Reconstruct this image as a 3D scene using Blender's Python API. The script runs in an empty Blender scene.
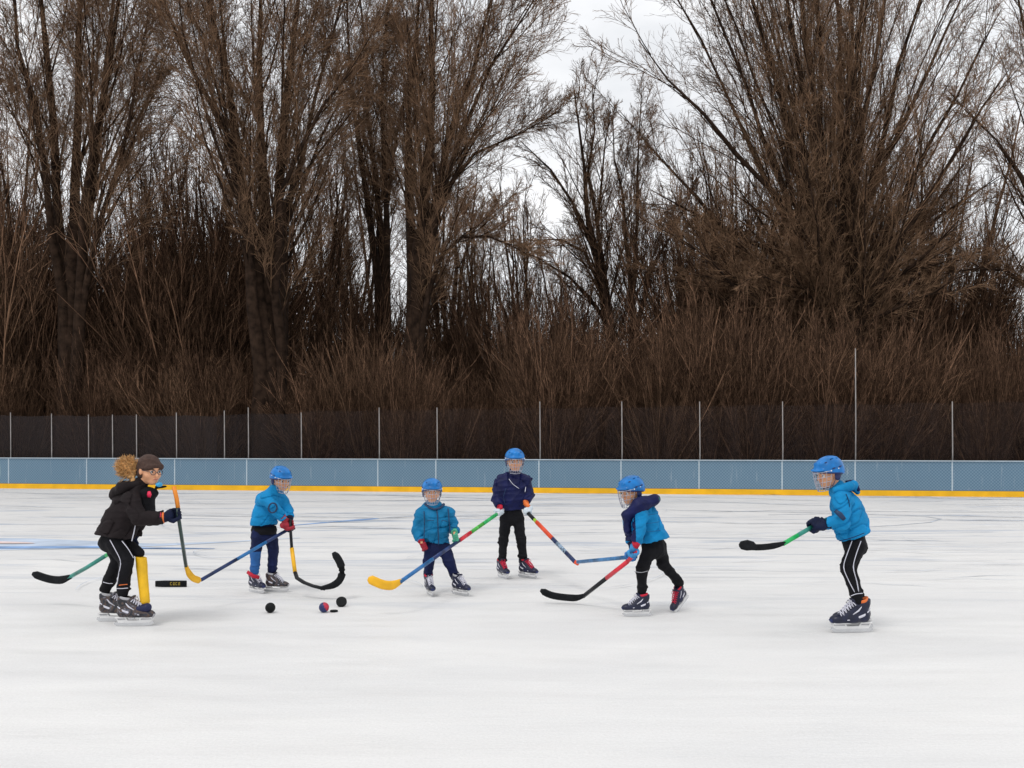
import bpy, math, random
import numpy as np
from mathutils import Vector, Matrix
sc = bpy.context.scene
COL = sc.collection
PI = math.pi
CH = 1.5                                   # camera height in metres
def W(px, py, Y):                          # a point of the place, Y metres in front of the camera
    return np.array([(px-512)/1000*Y, Y, CH+(440-py)/1000*Y])
def nrm(v):
    v = np.asarray(v, float); return v/(np.linalg.norm(v)+1e-12)

# ------------------------------------------------------------------ materials
def S2L(c):
    c = c/255.0
    return c/12.92 if c <= .04045 else ((c+.055)/1.055)**2.4
def rgb(r, g, b): return (S2L(r), S2L(g), S2L(b), 1)
_mats = {}
def mat(name, col, rough=.7, var=.15, scale=12, bump=.0, bscale=40, metal=0, spec=.4, coat=0, sheen=0):
    if name in _mats: return _mats[name]
    m = bpy.data.materials.new(name); m.use_nodes = True; _mats[name] = m
    nt = m.node_tree; b = nt.nodes['Principled BSDF']
    b.inputs['Roughness'].default_value = rough; b.inputs['Metallic'].default_value = metal
    b.inputs['Specular IOR Level'].default_value = spec
    b.inputs['Coat Weight'].default_value = coat
    if sheen:
        b.inputs['Sheen Weight'].default_value = sheen
    tc = nt.nodes.new('ShaderNodeTexCoord')
    nz = nt.nodes.new('ShaderNodeTexNoise'); nz.inputs['Scale'].default_value = scale; nz.inputs['Detail'].default_value = 4
    nt.links.new(tc.outputs['Object'], nz.inputs['Vector'])
    mr = nt.nodes.new('ShaderNodeMapRange'); mr.inputs[1].default_value = .3; mr.inputs[2].default_value = .7
    mr.inputs[3].default_value = 1-var; mr.inputs[4].default_value = 1+var
    nt.links.new(nz.outputs['Fac'], mr.inputs[0])
    vm = nt.nodes.new('ShaderNodeVectorMath'); vm.operation = 'SCALE'; vm.inputs[0].default_value = col[:3]
    nt.links.new(mr.outputs[0], vm.inputs['Scale']); nt.links.new(vm.outputs[0], b.inputs['Base Color'])
    if bump:
        n2 = nt.nodes.new('ShaderNodeTexNoise'); n2.inputs['Scale'].default_value = bscale; n2.inputs['Detail'].default_value = 5
        nt.links.new(tc.outputs['Object'], n2.inputs['Vector'])
        bp = nt.nodes.new('ShaderNodeBump'); bp.inputs['Strength'].default_value = bump; bp.inputs['Distance'].default_value = .01
        nt.links.new(n2.outputs['Fac'], bp.inputs['Height']); nt.links.new(bp.outputs[0], b.inputs['Normal'])
    return m

# ------------------------------------------------------------------ mesh helpers
def link(name, me, m, parent=None, smooth=True, origin=None):
    o = bpy.data.objects.new(name, me); COL.objects.link(o)
    if m is not None:
        for x in (m if isinstance(m, (list, tuple)) else [m]): me.materials.append(x)
    if smooth: me.polygons.foreach_set('use_smooth', np.ones(len(me.polygons), bool))
    if parent is not None: o.parent = parent
    if origin is not None: o.location = origin
    return o
def mesh_np(name, V, Q):                    # V (n,3), Q (m,k) with constant k
    me = bpy.data.meshes.new(name); V = np.asarray(V, np.float32); Q = np.asarray(Q, np.int32)
    me.vertices.add(len(V)); me.vertices.foreach_set('co', V.ravel())
    k = Q.shape[1]; me.loops.add(Q.size); me.loops.foreach_set('vertex_index', Q.ravel())
    me.polygons.add(len(Q)); me.polygons.foreach_set('loop_start', np.arange(0, Q.size, k, dtype=np.int32))
    me.update(calc_edges=True); return me
def base_of(root): 
    return np.array(root.location) if root is not None else np.zeros(3)
def empty(name, loc):
    o = bpy.data.objects.new(name, None); COL.objects.link(o); o.location = Vector(loc); o.empty_display_size = .2
    return o
def tag(o, label=None, cat=None, group=None, kind=None):
    if label: o['label'] = label
    if cat: o['category'] = cat
    if group: o['group'] = group
    if kind: o['kind'] = kind
    return o
class MB:                                   # python list mesh builder
    def __init__(s): s.v = []; s.f = []
    def add(s, V, F):
        n = len(s.v); s.v += [tuple(map(float, p)) for p in V]; s.f += [tuple(i+n for i in f) for f in F]
    def box(s, c, d, R=None, bev=0.0):
        d = np.array(d)/2; b = min(bev, min(d)*.9); V = []
        R = np.eye(3) if R is None else np.asarray(R)
        if b <= 0:
            for x in (-1, 1):
                for y in (-1, 1):
                    for z in (-1, 1): V.append(np.array(c)+R@(np.array([x, y, z])*d))
            s.add(V, [(0,1,3,2),(4,6,7,5),(0,4,5,1),(2,3,7,6),(0,2,6,4),(1,5,7,3)]); return
        import itertools
        idx = {}
        for sg in itertools.product((-1, 1), repeat=3):
            for ax in range(3):
                p = np.array(sg)*(d-b); p[ax] = sg[ax]*d[ax]; idx[(sg, ax)] = len(V); V.append(np.array(c)+R@p)
        F = []
        for ax in range(3):
            o = [a for a in range(3) if a != ax]
            for sgn in (-1, 1):
                q = []
                for u, w in ((-1,-1),(1,-1),(1,1),(-1,1)):
                    t = [0,0,0]; t[ax] = sgn; t[o[0]] = u; t[o[1]] = w; q.append(idx[(tuple(t), ax)])
                if (sgn < 0) != (ax == 1): q.reverse()
                F.append(tuple(q))
            for u in (-1, 1):
                for w in (-1, 1):
                    t0 = [0,0,0]; t1 = [0,0,0]; t0[ax] = -1; t1[ax] = 1
                    for t in (t0, t1): t[o[0]] = u; t[o[1]] = w
                    F.append((idx[(tuple(t0), o[0])], idx[(tuple(t1), o[0])], idx[(tuple(t1), o[1])], idx[(tuple(t0), o[1])]))
        for sg in itertools.product((-1, 1), repeat=3): F.append(tuple(idx[(sg, a)] for a in range(3)))
        s.add(V, F)
    def sweep(s, pts, w, h=None, sides=8, power=1.0, up=(0,0,1), cap=True):   # elliptic / boxy section
        pts = np.asarray(pts, float); n = len(pts)
        w = np.broadcast_to(np.asarray(w, float), n); h = w if h is None else np.broadcast_to(np.asarray(h, float), n)
        T = np.gradient(pts, axis=0) if n > 1 else None
        V = []
        a = np.arange(sides)/sides*2*PI + (PI/sides)
        ca, sa = np.cos(a), np.sin(a)
        ca = np.sign(ca)*abs(ca)**power; sa = np.sign(sa)*abs(sa)**power
        pu = np.asarray(up, float)
        for i in range(n):
            t = nrm(T[i]); u = pu-np.dot(pu, t)*t
            if np.linalg.norm(u) < .15: u = np.array([0, 1, 0])-t[1]*t
            u = nrm(u); r = np.cross(t, u); 
            for j in range(sides): V.append(pts[i]+r*ca[j]*w[i]+u*sa[j]*h[i])
        F = [(i*sides+j, i*sides+(j+1) % sides, (i+1)*sides+(j+1) % sides, (i+1)*sides+j) for i in range(n-1) for j in range(sides)]
        if cap: F += [tuple(reversed(range(sides))), tuple(range((n-1)*sides, n*sides))]
        s.add(V, F)
    def sphere(s, c, r, seg=12, rings=8, R=None):
        r = np.broadcast_to(np.asarray(r, float), 3); V = []; F = []; R = np.eye(3) if R is None else R
        for i in range(rings+1):
            th = PI*i/rings
            for j in range(seg):
                ph = 2*PI*j/seg
                V.append(np.array(c)+R@(r*np.array([math.sin(th)*math.cos(ph), math.sin(th)*math.sin(ph), math.cos(th)])))
        for i in range(rings):
            for j in range(seg): F.append((i*seg+j, (i+1)*seg+j, (i+1)*seg+(j+1) % seg, i*seg+(j+1) % seg))
        s.add(V, F)
    def extrude(s, poly, y0, y1):            # poly of (x,z), extruded along y
        n = len(poly); V = [(x, y0, z) for x, z in poly]+[(x, y1, z) for x, z in poly]
        F = [tuple(range(n)), tuple(reversed(range(n, 2*n)))]+[(i, i+n, (i+1) % n+n, (i+1) % n) for i in range(n)]
        s.add(V, F)
    def build(s, name, m, parent=None, smooth=True, xf=None):
        V = np.array(s.v)
        if xf is not None: V = V@xf[0].T+xf[1]
        V = V-base_of(parent if parent is None or parent.parent is None else None) if parent is not None and parent.parent is None and parent.type == 'EMPTY' else V-(PB.get(parent.name, np.zeros(3)) if parent is not None else 0)
        me = bpy.data.meshes.new(name); me.from_pydata([tuple(p) for p in V], [], s.f); me.update()
        import bmesh
        bm = bmesh.new(); bm.from_mesh(me); bmesh.ops.recalc_face_normals(bm, faces=bm.faces); bm.to_mesh(me); bm.free()
        o = link(name, me, m, parent, smooth)
        if parent is not None: PB[o.name] = base_of(parent) if parent.type == 'EMPTY' else PB.get(parent.name, np.zeros(3))
        return o
PB = {}                                     # world position of the frame in which each part's mesh is written
def smooth_edges(o, ang=35):
    try: o.data.set_sharp_from_angle(angle=math.radians(ang))
    except Exception: pass

# ------------------------------------------------------------------ implicit surfaces -> one continuous mesh
class Field:
    def __init__(s, lo, hi, h):
        s.h = h; s.lo = np.array(lo, float); n = np.ceil((np.array(hi)-s.lo)/h).astype(int)+1; s.n = n
        s.ax = [s.lo[i]+h*np.arange(n[i]) for i in range(3)]
        s.D = np.full(n, .25, np.float32)
    def sub(s, lo, hi):
        i0 = [max(0, int((lo[i]-s.lo[i])/s.h)) for i in range(3)]; i1 = [min(s.n[i], int((hi[i]-s.lo[i])/s.h)+2) for i in range(3)]
        sl = tuple(slice(a, max(a, b)) for a, b in zip(i0, i1))
        X, Y, Z = np.meshgrid(s.ax[0][sl[0]], s.ax[1][sl[1]], s.ax[2][sl[2]], indexing='ij')
        return sl, np.stack([X, Y, Z], -1)
    def comb(s, sl, d, k, neg=False):
        A = s.D[sl]
        if A.size == 0: return
        if not neg:
            if k <= 0: s.D[sl] = np.minimum(A, d)
            else:
                h = np.clip(.5+.5*(A-d)/k, 0, 1); s.D[sl] = A*(1-h)+d*h-k*h*(1-h)
        else:
            d = -d
            h = np.clip(.5-.5*(A-d)/max(k, 1e-4), 0, 1); s.D[sl] = A*(1-h)+d*h+k*h*(1-h)
    def cone(s, a, b, ra, rb, k=.02, wid=None, ws=1.0, neg=False):
        a = np.asarray(a, float); b = np.asarray(b, float); m = max(ra, rb)*max(ws, 1)+k+.05
        sl, P = s.sub(np.minimum(a, b)-m, np.maximum(a, b)+m)
        if P.size == 0: return
        Q = P-a; ab = b-a
        if wid is not None:
            wd = nrm(np.asarray(wid, float)); c = Q@wd; base = 0
            Q = Q-wd*(c*(1-1/ws))[..., None]; ab = ab-wd*(np.dot(ab, wd)*(1-1/ws))
        t = np.clip((Q@ab)/(ab@ab+1e-9), 0, 1)
        d = np.linalg.norm(Q-t[..., None]*ab, axis=-1)-(ra+(rb-ra)*t)
        s.comb(sl, d.astype(np.float32), k, neg)
    def ell(s, c, R, r, k=.02, neg=False):   # R rows are axes
        c = np.asarray(c, float); m = max(r)+k+.04; sl, P = s.sub(c-m, c+m)
        if P.size == 0: return
        q = ((P-c)@np.asarray(R).T)/np.array(r); l = np.linalg.norm(q, axis=-1); l2 = np.linalg.norm(q/np.array(r), axis=-1)+1e-9
        s.comb(sl, (l*(l-1)/l2).astype(np.float32), k, neg)
    def plane(s, p, n, k=.01):               # keep the side against n
        n = nrm(n); d = (s.ax[0]-p[0])[:, None, None]*n[0]+(s.ax[1]-p[1])[None, :, None]*n[1]+(s.ax[2]-p[2])[None, None, :]*n[2]
        s.comb(tuple([slice(None)]*3), -d.astype(np.float32), k, True)
    def disp(s, fn):
        ix = np.nonzero(np.abs(s.D) < .06); P = np.stack([s.ax[i][ix[i]] for i in range(3)], -1); s.D[ix] += fn(P).astype(np.float32)
    def mesh(s, name):
        D = s.D; S = D < 0; n = D.shape
        cs = [(i, j, k) for i in (0, 1) for j in (0, 1) for k in (0, 1)]
        cnt = sum(S[i:n[0]-1+i, j:n[1]-1+j, k:n[2]-1+k].astype(np.int8) for i, j, k in cs)
        mx = (cnt > 0) & (cnt < 8); idx = np.argwhere(mx); mp = np.full(mx.shape, -1, np.int32); mp[mx] = np.arange(len(idx))
        acc = np.zeros((len(idx), 3)); num = np.zeros(len(idx))
        for a in cs:
            for ax in range(3):
                if a[ax] == 1: continue
                b = list(a); b[ax] = 1
                va = D[idx[:, 0]+a[0], idx[:, 1]+a[1], idx[:, 2]+a[2]]; vb = D[idx[:, 0]+b[0], idx[:, 1]+b[1], idx[:, 2]+b[2]]
                cr = (va < 0) != (vb < 0); t = np.where(cr, va/(va-vb+1e-12), 0)
                p = np.array(a, float)[None]+t[:, None]*(np.array(b)-np.array(a))[None]
                acc[cr] += p[cr]; num[cr] += 1
        V = s.lo+s.h*(idx+acc/num[:, None])
        Q = []
        for ax in range(3):
            o1, o2 = [(1, 2), (2, 0), (0, 1)][ax]
            sl0 = [slice(None)]*3; sl1 = [slice(None)]*3; sl0[ax] = slice(0, -1); sl1[ax] = slice(1, None)
            A = S[tuple(sl0)]; B = S[tuple(sl1)]; e = np.argwhere(A != B)
            ok = (e[:, o1] > 0) & (e[:, o2] > 0) & (e[:, o1] < n[o1]-1) & (e[:, o2] < n[o2]-1); e = e[ok]
            ins = A[e[:, 0], e[:, 1], e[:, 2]]
            def cell(d1, d2):
                c = e.copy(); c[:, o1] -= d1; c[:, o2] -= d2; return mp[c[:, 0], c[:, 1], c[:, 2]]
            q = np.stack([cell(1, 1), cell(0, 1), cell(0, 0), cell(1, 0)], 1)
            q[~ins] = q[~ins][:, ::-1]; Q.append(q)
        Q = np.concatenate(Q)
        return V, Q
    def build(s, name, m, parent=None, xf=None, post=None):
        V, Q = s.mesh(name)
        if post is not None: V = post(V)
        if xf is not None: V = V@xf[0].T+xf[1]
        if parent is not None:
            V = V-(base_of(parent) if parent.type == 'EMPTY' else PB.get(parent.name, np.zeros(3)))
        o = link(name, mesh_np(name, V, Q), m, parent)
        if parent is not None: PB[o.name] = base_of(parent) if parent.type == 'EMPTY' else PB.get(parent.name, np.zeros(3))
        return o
def folds(seed, amp, freq=22, dirs=5, q=None):
    r = np.random.default_rng(seed); K = []
    for _ in range(dirs):
        d = nrm(r.normal(size=3)*np.array([.6, .6, 1.3])); K.append((d*freq*r.uniform(.6, 1.5), r.uniform(0, 6), nrm(r.normal(size=3))*freq*.45, r.uniform(0, 6)))
    def fn(P):
        o = 0
        for k, ph, k2, p2 in K:
            o = o+(1-np.abs(np.sin(P@k+ph+1.6*np.sin(P@k2+p2))))**2
        return -amp*(o/dirs*2-.7)
    return fn

# ------------------------------------------------------------------ branching plants (vectorised)
UP = np.array([0, 0, 1.0])
def interp(P, t):                            # P (m,K,3|1), t (m,n)
    K = P.shape[1]; x = np.clip(t, 0, .999)*(K-1); i = x.astype(int); f = (x-i)[..., None]; m = np.arange(len(P))[:, None]
    return P[m, i]*(1-f)+P[m, i+1]*f
def sprout(rng, P, R, n, t0=.25, t1=1., length=.5, ang=(.3, .7), up=.3, K=5, wig=.12, rr=.6, rmin=.006, tip=.35, absl=None):
    m = len(P); t = t0+(t1-t0)*((np.arange(n)[None]+rng.uniform(0, 1, (m, n)))/n)
    B = interp(P, t); r0 = interp(R[..., None], t)[..., 0]
    T = interp(np.gradient(P, axis=1), t); T /= np.linalg.norm(T, axis=-1, keepdims=True)+1e-9
    A = rng.normal(size=T.shape); A -= (A*T).sum(-1, keepdims=True)*T; A /= np.linalg.norm(A, axis=-1, keepdims=True)+1e-9
    an = rng.uniform(ang[0], ang[1], (m, n, 1)); d = T*np.cos(an)+A*np.sin(an)
    plen = np.linalg.norm(np.diff(P, axis=1), axis=-1).sum(1)[:, None]
    L = (plen*length*(1.15-.75*t) if absl is None else absl*np.ones((m, 1)))*rng.uniform(.55, 1.25, (m, n))
    B = B.reshape(-1, 3); d = d.reshape(-1, 3); L = L.reshape(-1); r0 = r0.reshape(-1)
    C = np.zeros((len(B), K, 3)); C[:, 0] = B; st = (L/(K-1))[:, None]
    for i in range(1, K):
        C[:, i] = C[:, i-1]+d*st
        d = d+UP*up/K*4/4+rng.normal(size=d.shape)*wig; d /= np.linalg.norm(d, axis=-1, keepdims=True)
    r = np.maximum(r0*rr*rng.uniform(.6, 1, len(r0)), rmin)
    Rr = r[:, None]*np.linspace(1, tip, K)[None]; 
    return C, np.maximum(Rr, rmin*.55)
def tubes(sets):                             # [(P,R,sides)] -> V,Q
    Vs, Qs, off = [], [], 0
    for P, R, sd in sets:
        m, K = P.shape[:2]; T = np.gradient(P, axis=1); T /= np.linalg.norm(T, axis=-1, keepdims=True)+1e-9
        ref = np.cross(P[:, -1]-P[:, 0], np.array([.31, .93, .17])); ref /= np.linalg.norm(ref, axis=-1, keepdims=True)+1e-9
        U = ref[:, None]-(ref[:, None]*T).sum(-1, keepdims=True)*T; U /= np.linalg.norm(U, axis=-1, keepdims=True)+1e-9
        Wd = np.cross(T, U); a = np.arange(sd)/sd*2*PI
        V = P[:, :, None]+R[:, :, None, None]*(U[:, :, None]*np.cos(a)[None, None, :, None]+Wd[:, :, None]*np.sin(a)[None, None, :, None])
        ids = np.arange(m*K*sd).reshape(m, K, sd)+off; nx = np.roll(ids, -1, axis=2)
        Q = np.stack([ids[:, :-1], nx[:, :-1], nx[:, 1:], ids[:, 1:]], -1).reshape(-1, 4)
        Vs.append(V.reshape(-1, 3)); Qs.append(Q); off += m*K*sd
    return np.concatenate(Vs), np.concatenate(Qs)
def resample(pts, r, K):
    pts = np.asarray(pts, float); seg = np.r_[0, np.cumsum(np.linalg.norm(np.diff(pts, axis=0), axis=1))]; u = np.linspace(0, seg[-1], K)
    out = np.stack([np.interp(u, seg, pts[:, i]) for i in range(3)], 1)
    k = np.array([.25, .5, .25])
    for _ in range(2): out[1:-1] = k[0]*out[:-2]+k[1]*out[1:-1]+k[2]*out[2:]
    return out, np.interp(u, seg, np.asarray(r, float))
BARK = mat('bark', (.030, .018, .012, 1), .95, .6, 5, 1.0, 10, spec=.1)
TWIG = mat('twig_bark', (.205, .125, .076, 1), .9, .5, 2.5, spec=.1)
TWIG_DARK = mat('dark_twig_bark', (.120, .070, .043, 1), .9, .5, 2, spec=.1)
TWIG_RED = mat('red_brown_twig_bark', (.112, .064, .040, 1), .9, .6, 5, spec=.1)
def per_twig(m, lo, hi, ex=1.6):              # every twig its own shade
    nt = m.node_tree; b = nt.nodes['Principled BSDF']; src = b.inputs['Base Color'].links[0].from_socket
    g = nt.nodes.new('ShaderNodeNewGeometry'); pw = nt.nodes.new('ShaderNodeMath'); pw.operation = 'POWER'; pw.inputs[1].default_value = ex
    nt.links.new(g.outputs['Random Per Island'], pw.inputs[0])
    mr = nt.nodes.new('ShaderNodeMapRange'); mr.inputs[3].default_value = lo; mr.inputs[4].default_value = hi; nt.links.new(pw.outputs[0], mr.inputs[0])
    vm = nt.nodes.new('ShaderNodeVectorMath'); vm.operation = 'SCALE'; nt.links.new(src, vm.inputs[0]); nt.links.new(mr.outputs[0], vm.inputs['Scale']); nt.links.new(vm.outputs[0], b.inputs['Base Color'])
per_twig(TWIG, .6, 1.6); per_twig(TWIG_RED, .4, 2.5, 2.6); per_twig(TWIG_DARK, .4, 2.6, 2.4)
def stem_px(Y, pts, r, K=10, dy=0.0, rng=None):      # stem laid out from its silhouette; depth leans by dy at the top
    n = len(pts); P = [W(p[0], p[1], Y+dy*i/(n-1)) for i, p in enumerate(pts)]
    return resample(P, r, K)
def make_tree(name, label, cat, base, stems, seed, lv, twig=TWIG, trunk=None, group='bare trees behind the fence', tmat=BARK):
    rng = np.random.default_rng(seed); root = empty(name, base); tag(root, label, cat, group); b = np.array(base)
    St = np.array([s[0] for s in stems])-b; Sr = np.array([s[1] for s in stems])
    St[:, 1:-1] += rng.normal(size=St[:, 1:-1].shape)*.05
    Sr = Sr*np.linspace(.95, .62, Sr.shape[1])[None]; tr = [(St, Sr, 9)]
    if trunk is not None: tP, tR = resample([W(*q_) for q_ in trunk[0]], trunk[1], 12); tr.append((tP[None]-b, tR[None], 14))
    V, Q = tubes(tr)
    V = V+.05*np.sin(V[:, [2, 2, 0]]*2.3+V[:, [1, 0, 1]]*3.7)*np.array([1, 1, 0])+.018*np.sin(V[:, [1, 0, 0]]*31+V[:, [2, 2, 0]]*1.7)*np.array([1, 1, 0])
    o = link('trunk', mesh_np('trunk', V, Q), tmat, root)
    sets = []; P, R = St, Sr; 
    allp = []
    for i, l in enumerate(lv):
        l = dict(l); sides = l.pop('sides', 3); P, R = sprout(rng, P, R, **l); sets.append((P, R, sides))
    # thicker limbs also carry the finest twigs
    V, Q = tubes(sets[:1]); link('limbs', mesh_np('limbs', V, Q), tmat, root)
    V, Q = tubes(sets[1:]); link('crown', mesh_np('crown', V, Q), twig, root)
    return root
exec_order = []
# ================================================================== camera, light, sky
cam = bpy.data.cameras.new('camera'); co = bpy.data.objects.new('camera', cam); COL.objects.link(co); sc.camera = co
co.location = (0, 0, CH); co.rotation_euler = (PI/2, 0, 0); cam.sensor_width = 36; cam.lens = 36*1000/1024
cam.shift_y = (440-384)/1024; cam.clip_end = 2000; cam.clip_start = .05
SUN_EL, SUN_AZ = math.radians(60), math.radians(-38)      # high, behind and left of the players
sd = bpy.data.lights.new('sun', 'SUN'); sd.energy = 1.0; sd.angle = math.radians(16); sd.color = (1, .97, .93)
so = bpy.data.objects.new('sun', sd); COL.objects.link(so)
sdir = Vector((math.sin(SUN_AZ)*math.cos(SUN_EL), -math.cos(SUN_AZ)*math.cos(SUN_EL), math.sin(SUN_EL)))
so.rotation_euler = sdir.to_track_quat('Z', 'Y').to_euler(); so.location = (0, 0, 40)
w = bpy.data.worlds.new('World'); sc.world = w; w.use_nodes = True; nt = w.node_tree; N = nt.nodes; L = nt.links
bg = N['Background']; bg.inputs['Strength'].default_value = .1
sky = N.new('ShaderNodeTexSky'); sky.sky_type = 'NISHITA'; sky.sun_disc = False; sky.sun_elevation = SUN_EL; sky.sun_rotation = math.atan2(sdir.x, sdir.y)
sky.air_density = 1; sky.dust_density = 3
tc = N.new('ShaderNodeTexCoord'); mp = N.new('ShaderNodeMapping'); mp.inputs['Scale'].default_value = (1, 1, 2.6); mp.inputs['Location'].default_value = (.3, .2, .1)
nz = N.new('ShaderNodeTexNoise'); nz.inputs['Scale'].default_value = 3.2; nz.inputs['Detail'].default_value = 7; nz.inputs['Roughness'].default_value = .55
cr = N.new('ShaderNodeValToRGB'); cr.color_ramp.elements[0].position = .35; cr.color_ramp.elements[1].position = .6
cr.color_ramp.elements[0].color = (9.0, 9.2, 9.5, 1); cr.color_ramp.elements[1].color = (11.6, 11.6, 11.7, 1)
mx = N.new('ShaderNodeMix'); mx.data_type = 'RGBA'; mx.inputs[0].default_value = .93
L.new(tc.outputs['Generated'], mp.inputs[0]); L.new(mp.outputs[0], nz.inputs['Vector']); L.new(nz.outputs['Fac'], cr.inputs[0])
L.new(sky.outputs[0], mx.inputs[6]); L.new(cr.outputs[0], mx.inputs[7]); L.new(mx.outputs[2], bg.inputs['Color'])
vs = sc.view_settings; vs.view_transform = 'Standard'; vs.look = 'None'; vs.gamma = 1; vs.exposure = 0; vs.use_curve_mapping = False
sc.cycles.max_bounces = 6; sc.cycles.transparent_max_bounces = 12

# ================================================================== the setting
def board_y(x): return 28.42-.1644*x                      # the boards run slightly towards the camera on the right
def sheet(name, pts, z, m, kind='structure', sub=0):
    me = bpy.data.meshes.new(name); me.from_pydata([(x, y, z) for x, y in pts], [], [tuple(range(len(pts)))]); me.update()
    o = link(name, me, m, None, False); tag(o, kind=kind); return o
earth = mat('earth', (.045, .032, .022, 1), 1, .5, .6, .8, 6, spec=.1)
sheet('ground', [(-400, -60), (400, -60), (400, 900), (-400, 900)], -.03, earth)
ice = bpy.data.materials.new('ice'); ice.use_nodes = True; nt = ice.node_tree; N = nt.nodes; L = nt.links; b = N['Principled BSDF']
tc = N.new('ShaderNodeTexCoord')
def nnoise(scale, vec, det=5, rough=.6, dist=0):
    m = N.new('ShaderNodeMapping'); m.inputs['Scale'].default_value = vec; L.new(tc.outputs['Object'], m.inputs[0])
    n = N.new('ShaderNodeTexNoise'); n.inputs['Scale'].default_value = scale; n.inputs['Detail'].default_value = det; n.inputs['Roughness'].default_value = rough
    n.inputs['Distortion'].default_value = dist; L.new(m.outputs[0], n.inputs['Vector']); return n.outputs['Fac']
def mrange(src, a, b_, c, d):
    m = N.new('ShaderNodeMapRange'); m.inputs[1].default_value = a; m.inputs[2].default_value = b_; m.inputs[3].default_value = c; m.inputs[4].default_value = d
    L.new(src, m.inputs[0]); return m.outputs[0]
def mth(op, a, c):
    m = N.new('ShaderNodeMath'); m.operation = op
    for i, x in enumerate((a, c)):
        if isinstance(x, (int, float)): m.inputs[i].default_value = x
        else: L.new(x, m.inputs[i])
    return m.outputs[0]
def mixc(fac, ca, cb):
    m = N.new('ShaderNodeMix'); m.data_type = 'RGBA'; L.new(fac, m.inputs[0])
    for i, c in ((6, ca), (7, cb)):
        if isinstance(c, tuple): m.inputs[i].default_value = c
        else: L.new(c, m.inputs[i])
    return m.outputs[2]
sp = N.new('ShaderNodeSeparateXYZ'); L.new(tc.outputs['Object'], sp.inputs[0])
far = mrange(sp.outputs['Y'], 7.5, 15, 0, 1)                              # the skated-up part of the rink
str1 = mrange(nnoise(1.0, (.22, 1.7, 1), 6, .62, .5), .56, .66, 0, 1)     # long skate tracks
str2 = mrange(nnoise(1.0, (.5, 6.0, 1), 5, .6, .9), .6, .66, 0, 1)
sm = mrange(nnoise(.5, (.5, 1.2, 1), 4), .35, .7, 0, 1)
base = mixc(sm, (.775, .77, .76, 1), (.70, .70, .70, 1))
c1 = mixc(mth('MULTIPLY', mth('MULTIPLY', str1, far), .8), base, (.38, .44, .54, 1))
c2 = mixc(mth('MULTIPLY', mth('MULTIPLY', str2, far), .8), c1, (.40, .43, .48, 1))
str3 = mrange(nnoise(4.0, (.7, 9.0, 1), 4, .6, .4), .58, .72, 0, .22)
c3 = mixc(str3, c2, (.58, .60, .62, 1))
fl = mrange(nnoise(60, (1, 1, 1), 3), .3, .7, .94, 1.04)
vm = N.new('ShaderNodeVectorMath'); vm.operation = 'SCALE'; L.new(c3, vm.inputs[0]); L.new(fl, vm.inputs['Scale'])
L.new(vm.outputs[0], b.inputs['Base Color'])
b.inputs['Specular IOR Level'].default_value = .25
L.new(mrange(nnoise(2, (.4, 2, 1), 4), .3, .7, .38, .62), b.inputs['Roughness'])
bp = N.new('ShaderNodeBump'); bp.inputs['Strength'].default_value = .35; bp.inputs['Distance'].default_value = .01
L.new(mth('ADD', nnoise(3, (.8, 7, 1), 6, .7), mth('MULTIPLY', nnoise(45, (1, 1, 1), 4, .7), .7)), bp.inputs['Height']); L.new(bp.outputs[0], b.inputs['Normal'])
XL, XR = -30, 27
o = sheet('ice_rink', [(XL, -14), (XR, -14), (XR, board_y(XR)+.05), (XL, board_y(XL)+.05)], 0, ice)

# painted lines and skate tracks on the ice
def ice_line(name, pts, width, m, z=.004):
    pts = np.array(pts, float); n = len(pts); wd = np.broadcast_to(np.asarray(width, float), n)
    P = np.array([[(p[0]-512)/1000*(1500/(p[1]-440)), 1500/(p[1]-440)] for p in pts])
    from_t = np.gradient(P, axis=0); V = []
    for i in range(n):
        t = from_t[i]/np.linalg.norm(from_t[i]); q = np.array([-t[1], t[0]])
        V += [(*(P[i]-q*wd[i]/2), z), (*(P[i]+q*wd[i]/2), z)]
    me = bpy.data.meshes.new(name); me.from_pydata(V, [], [(2*i, 2*i+2, 2*i+3, 2*i+1) for i in range(n-1)]); me.update()
    o = link(name, me, m, None, False); tag(o, kind='structure'); return o
blue_paint = mat('blue_ice_paint', (.22, .36, .62, 1), .6, .3, 3)
pale_blue = mat('pale_blue_ice_paint', (.50, .58, .70, 1), .6, .22, 1.5)
pale_pink = mat('pale_pink_ice_paint', (.74, .60, .58, 1), .6, .2, 3)
track = mat('skate_track', (.50, .54, .60, 1), .6, .4, 4)
def wob(x0, y0, x1, y1, n=24, a=.5, s=0):
    r = np.random.default_rng(s); ph = r.uniform(0, 6, 3)
    return [(x0+(x1-x0)*t, y0+(y1-y0)*t+a*(math.sin(3*t+ph[0])+.4*math.sin(9*t+ph[1]))) for t in np.linspace(0, 1, n)]
def wtaper(n, w, ends=(.2, .2)):
    t = np.linspace(0, 1, n); return w*np.minimum(1, np.minimum((t+.02)/ends[0], (1-t+.02)/ends[1]))
ice_line('blue_line', [(-160, 543), (0, 544.5), (60, 545), (110, 545.5), (160, 545), (230, 542), (300, 538)], [1.9, 1.7, 1.25, .7, .34, .16, .05], pale_blue)
ice_line('blue_line', [(-100, 549), (0, 548), (90, 547.5), (150, 548.5), (215, 549)], [.34, .30, .24, .16, .04], blue_paint, .008)
ice_line('pink_mark', [(-60, 543), (0, 543.2), (22, 543.6), (34, 544)], [.3, .3, .2, .06], pale_pink, .012)
ice_line('blue_line', [(282, 526.5), (310, 524), (340, 521.5), (362, 519.8), (378, 518.6)], [.06, .13, .2, .28, .12], blue_paint)
ice_line('skate_track', wob(378, 519, 425, 514, 14, .6, 4), wtaper(14, .07), track)
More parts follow.
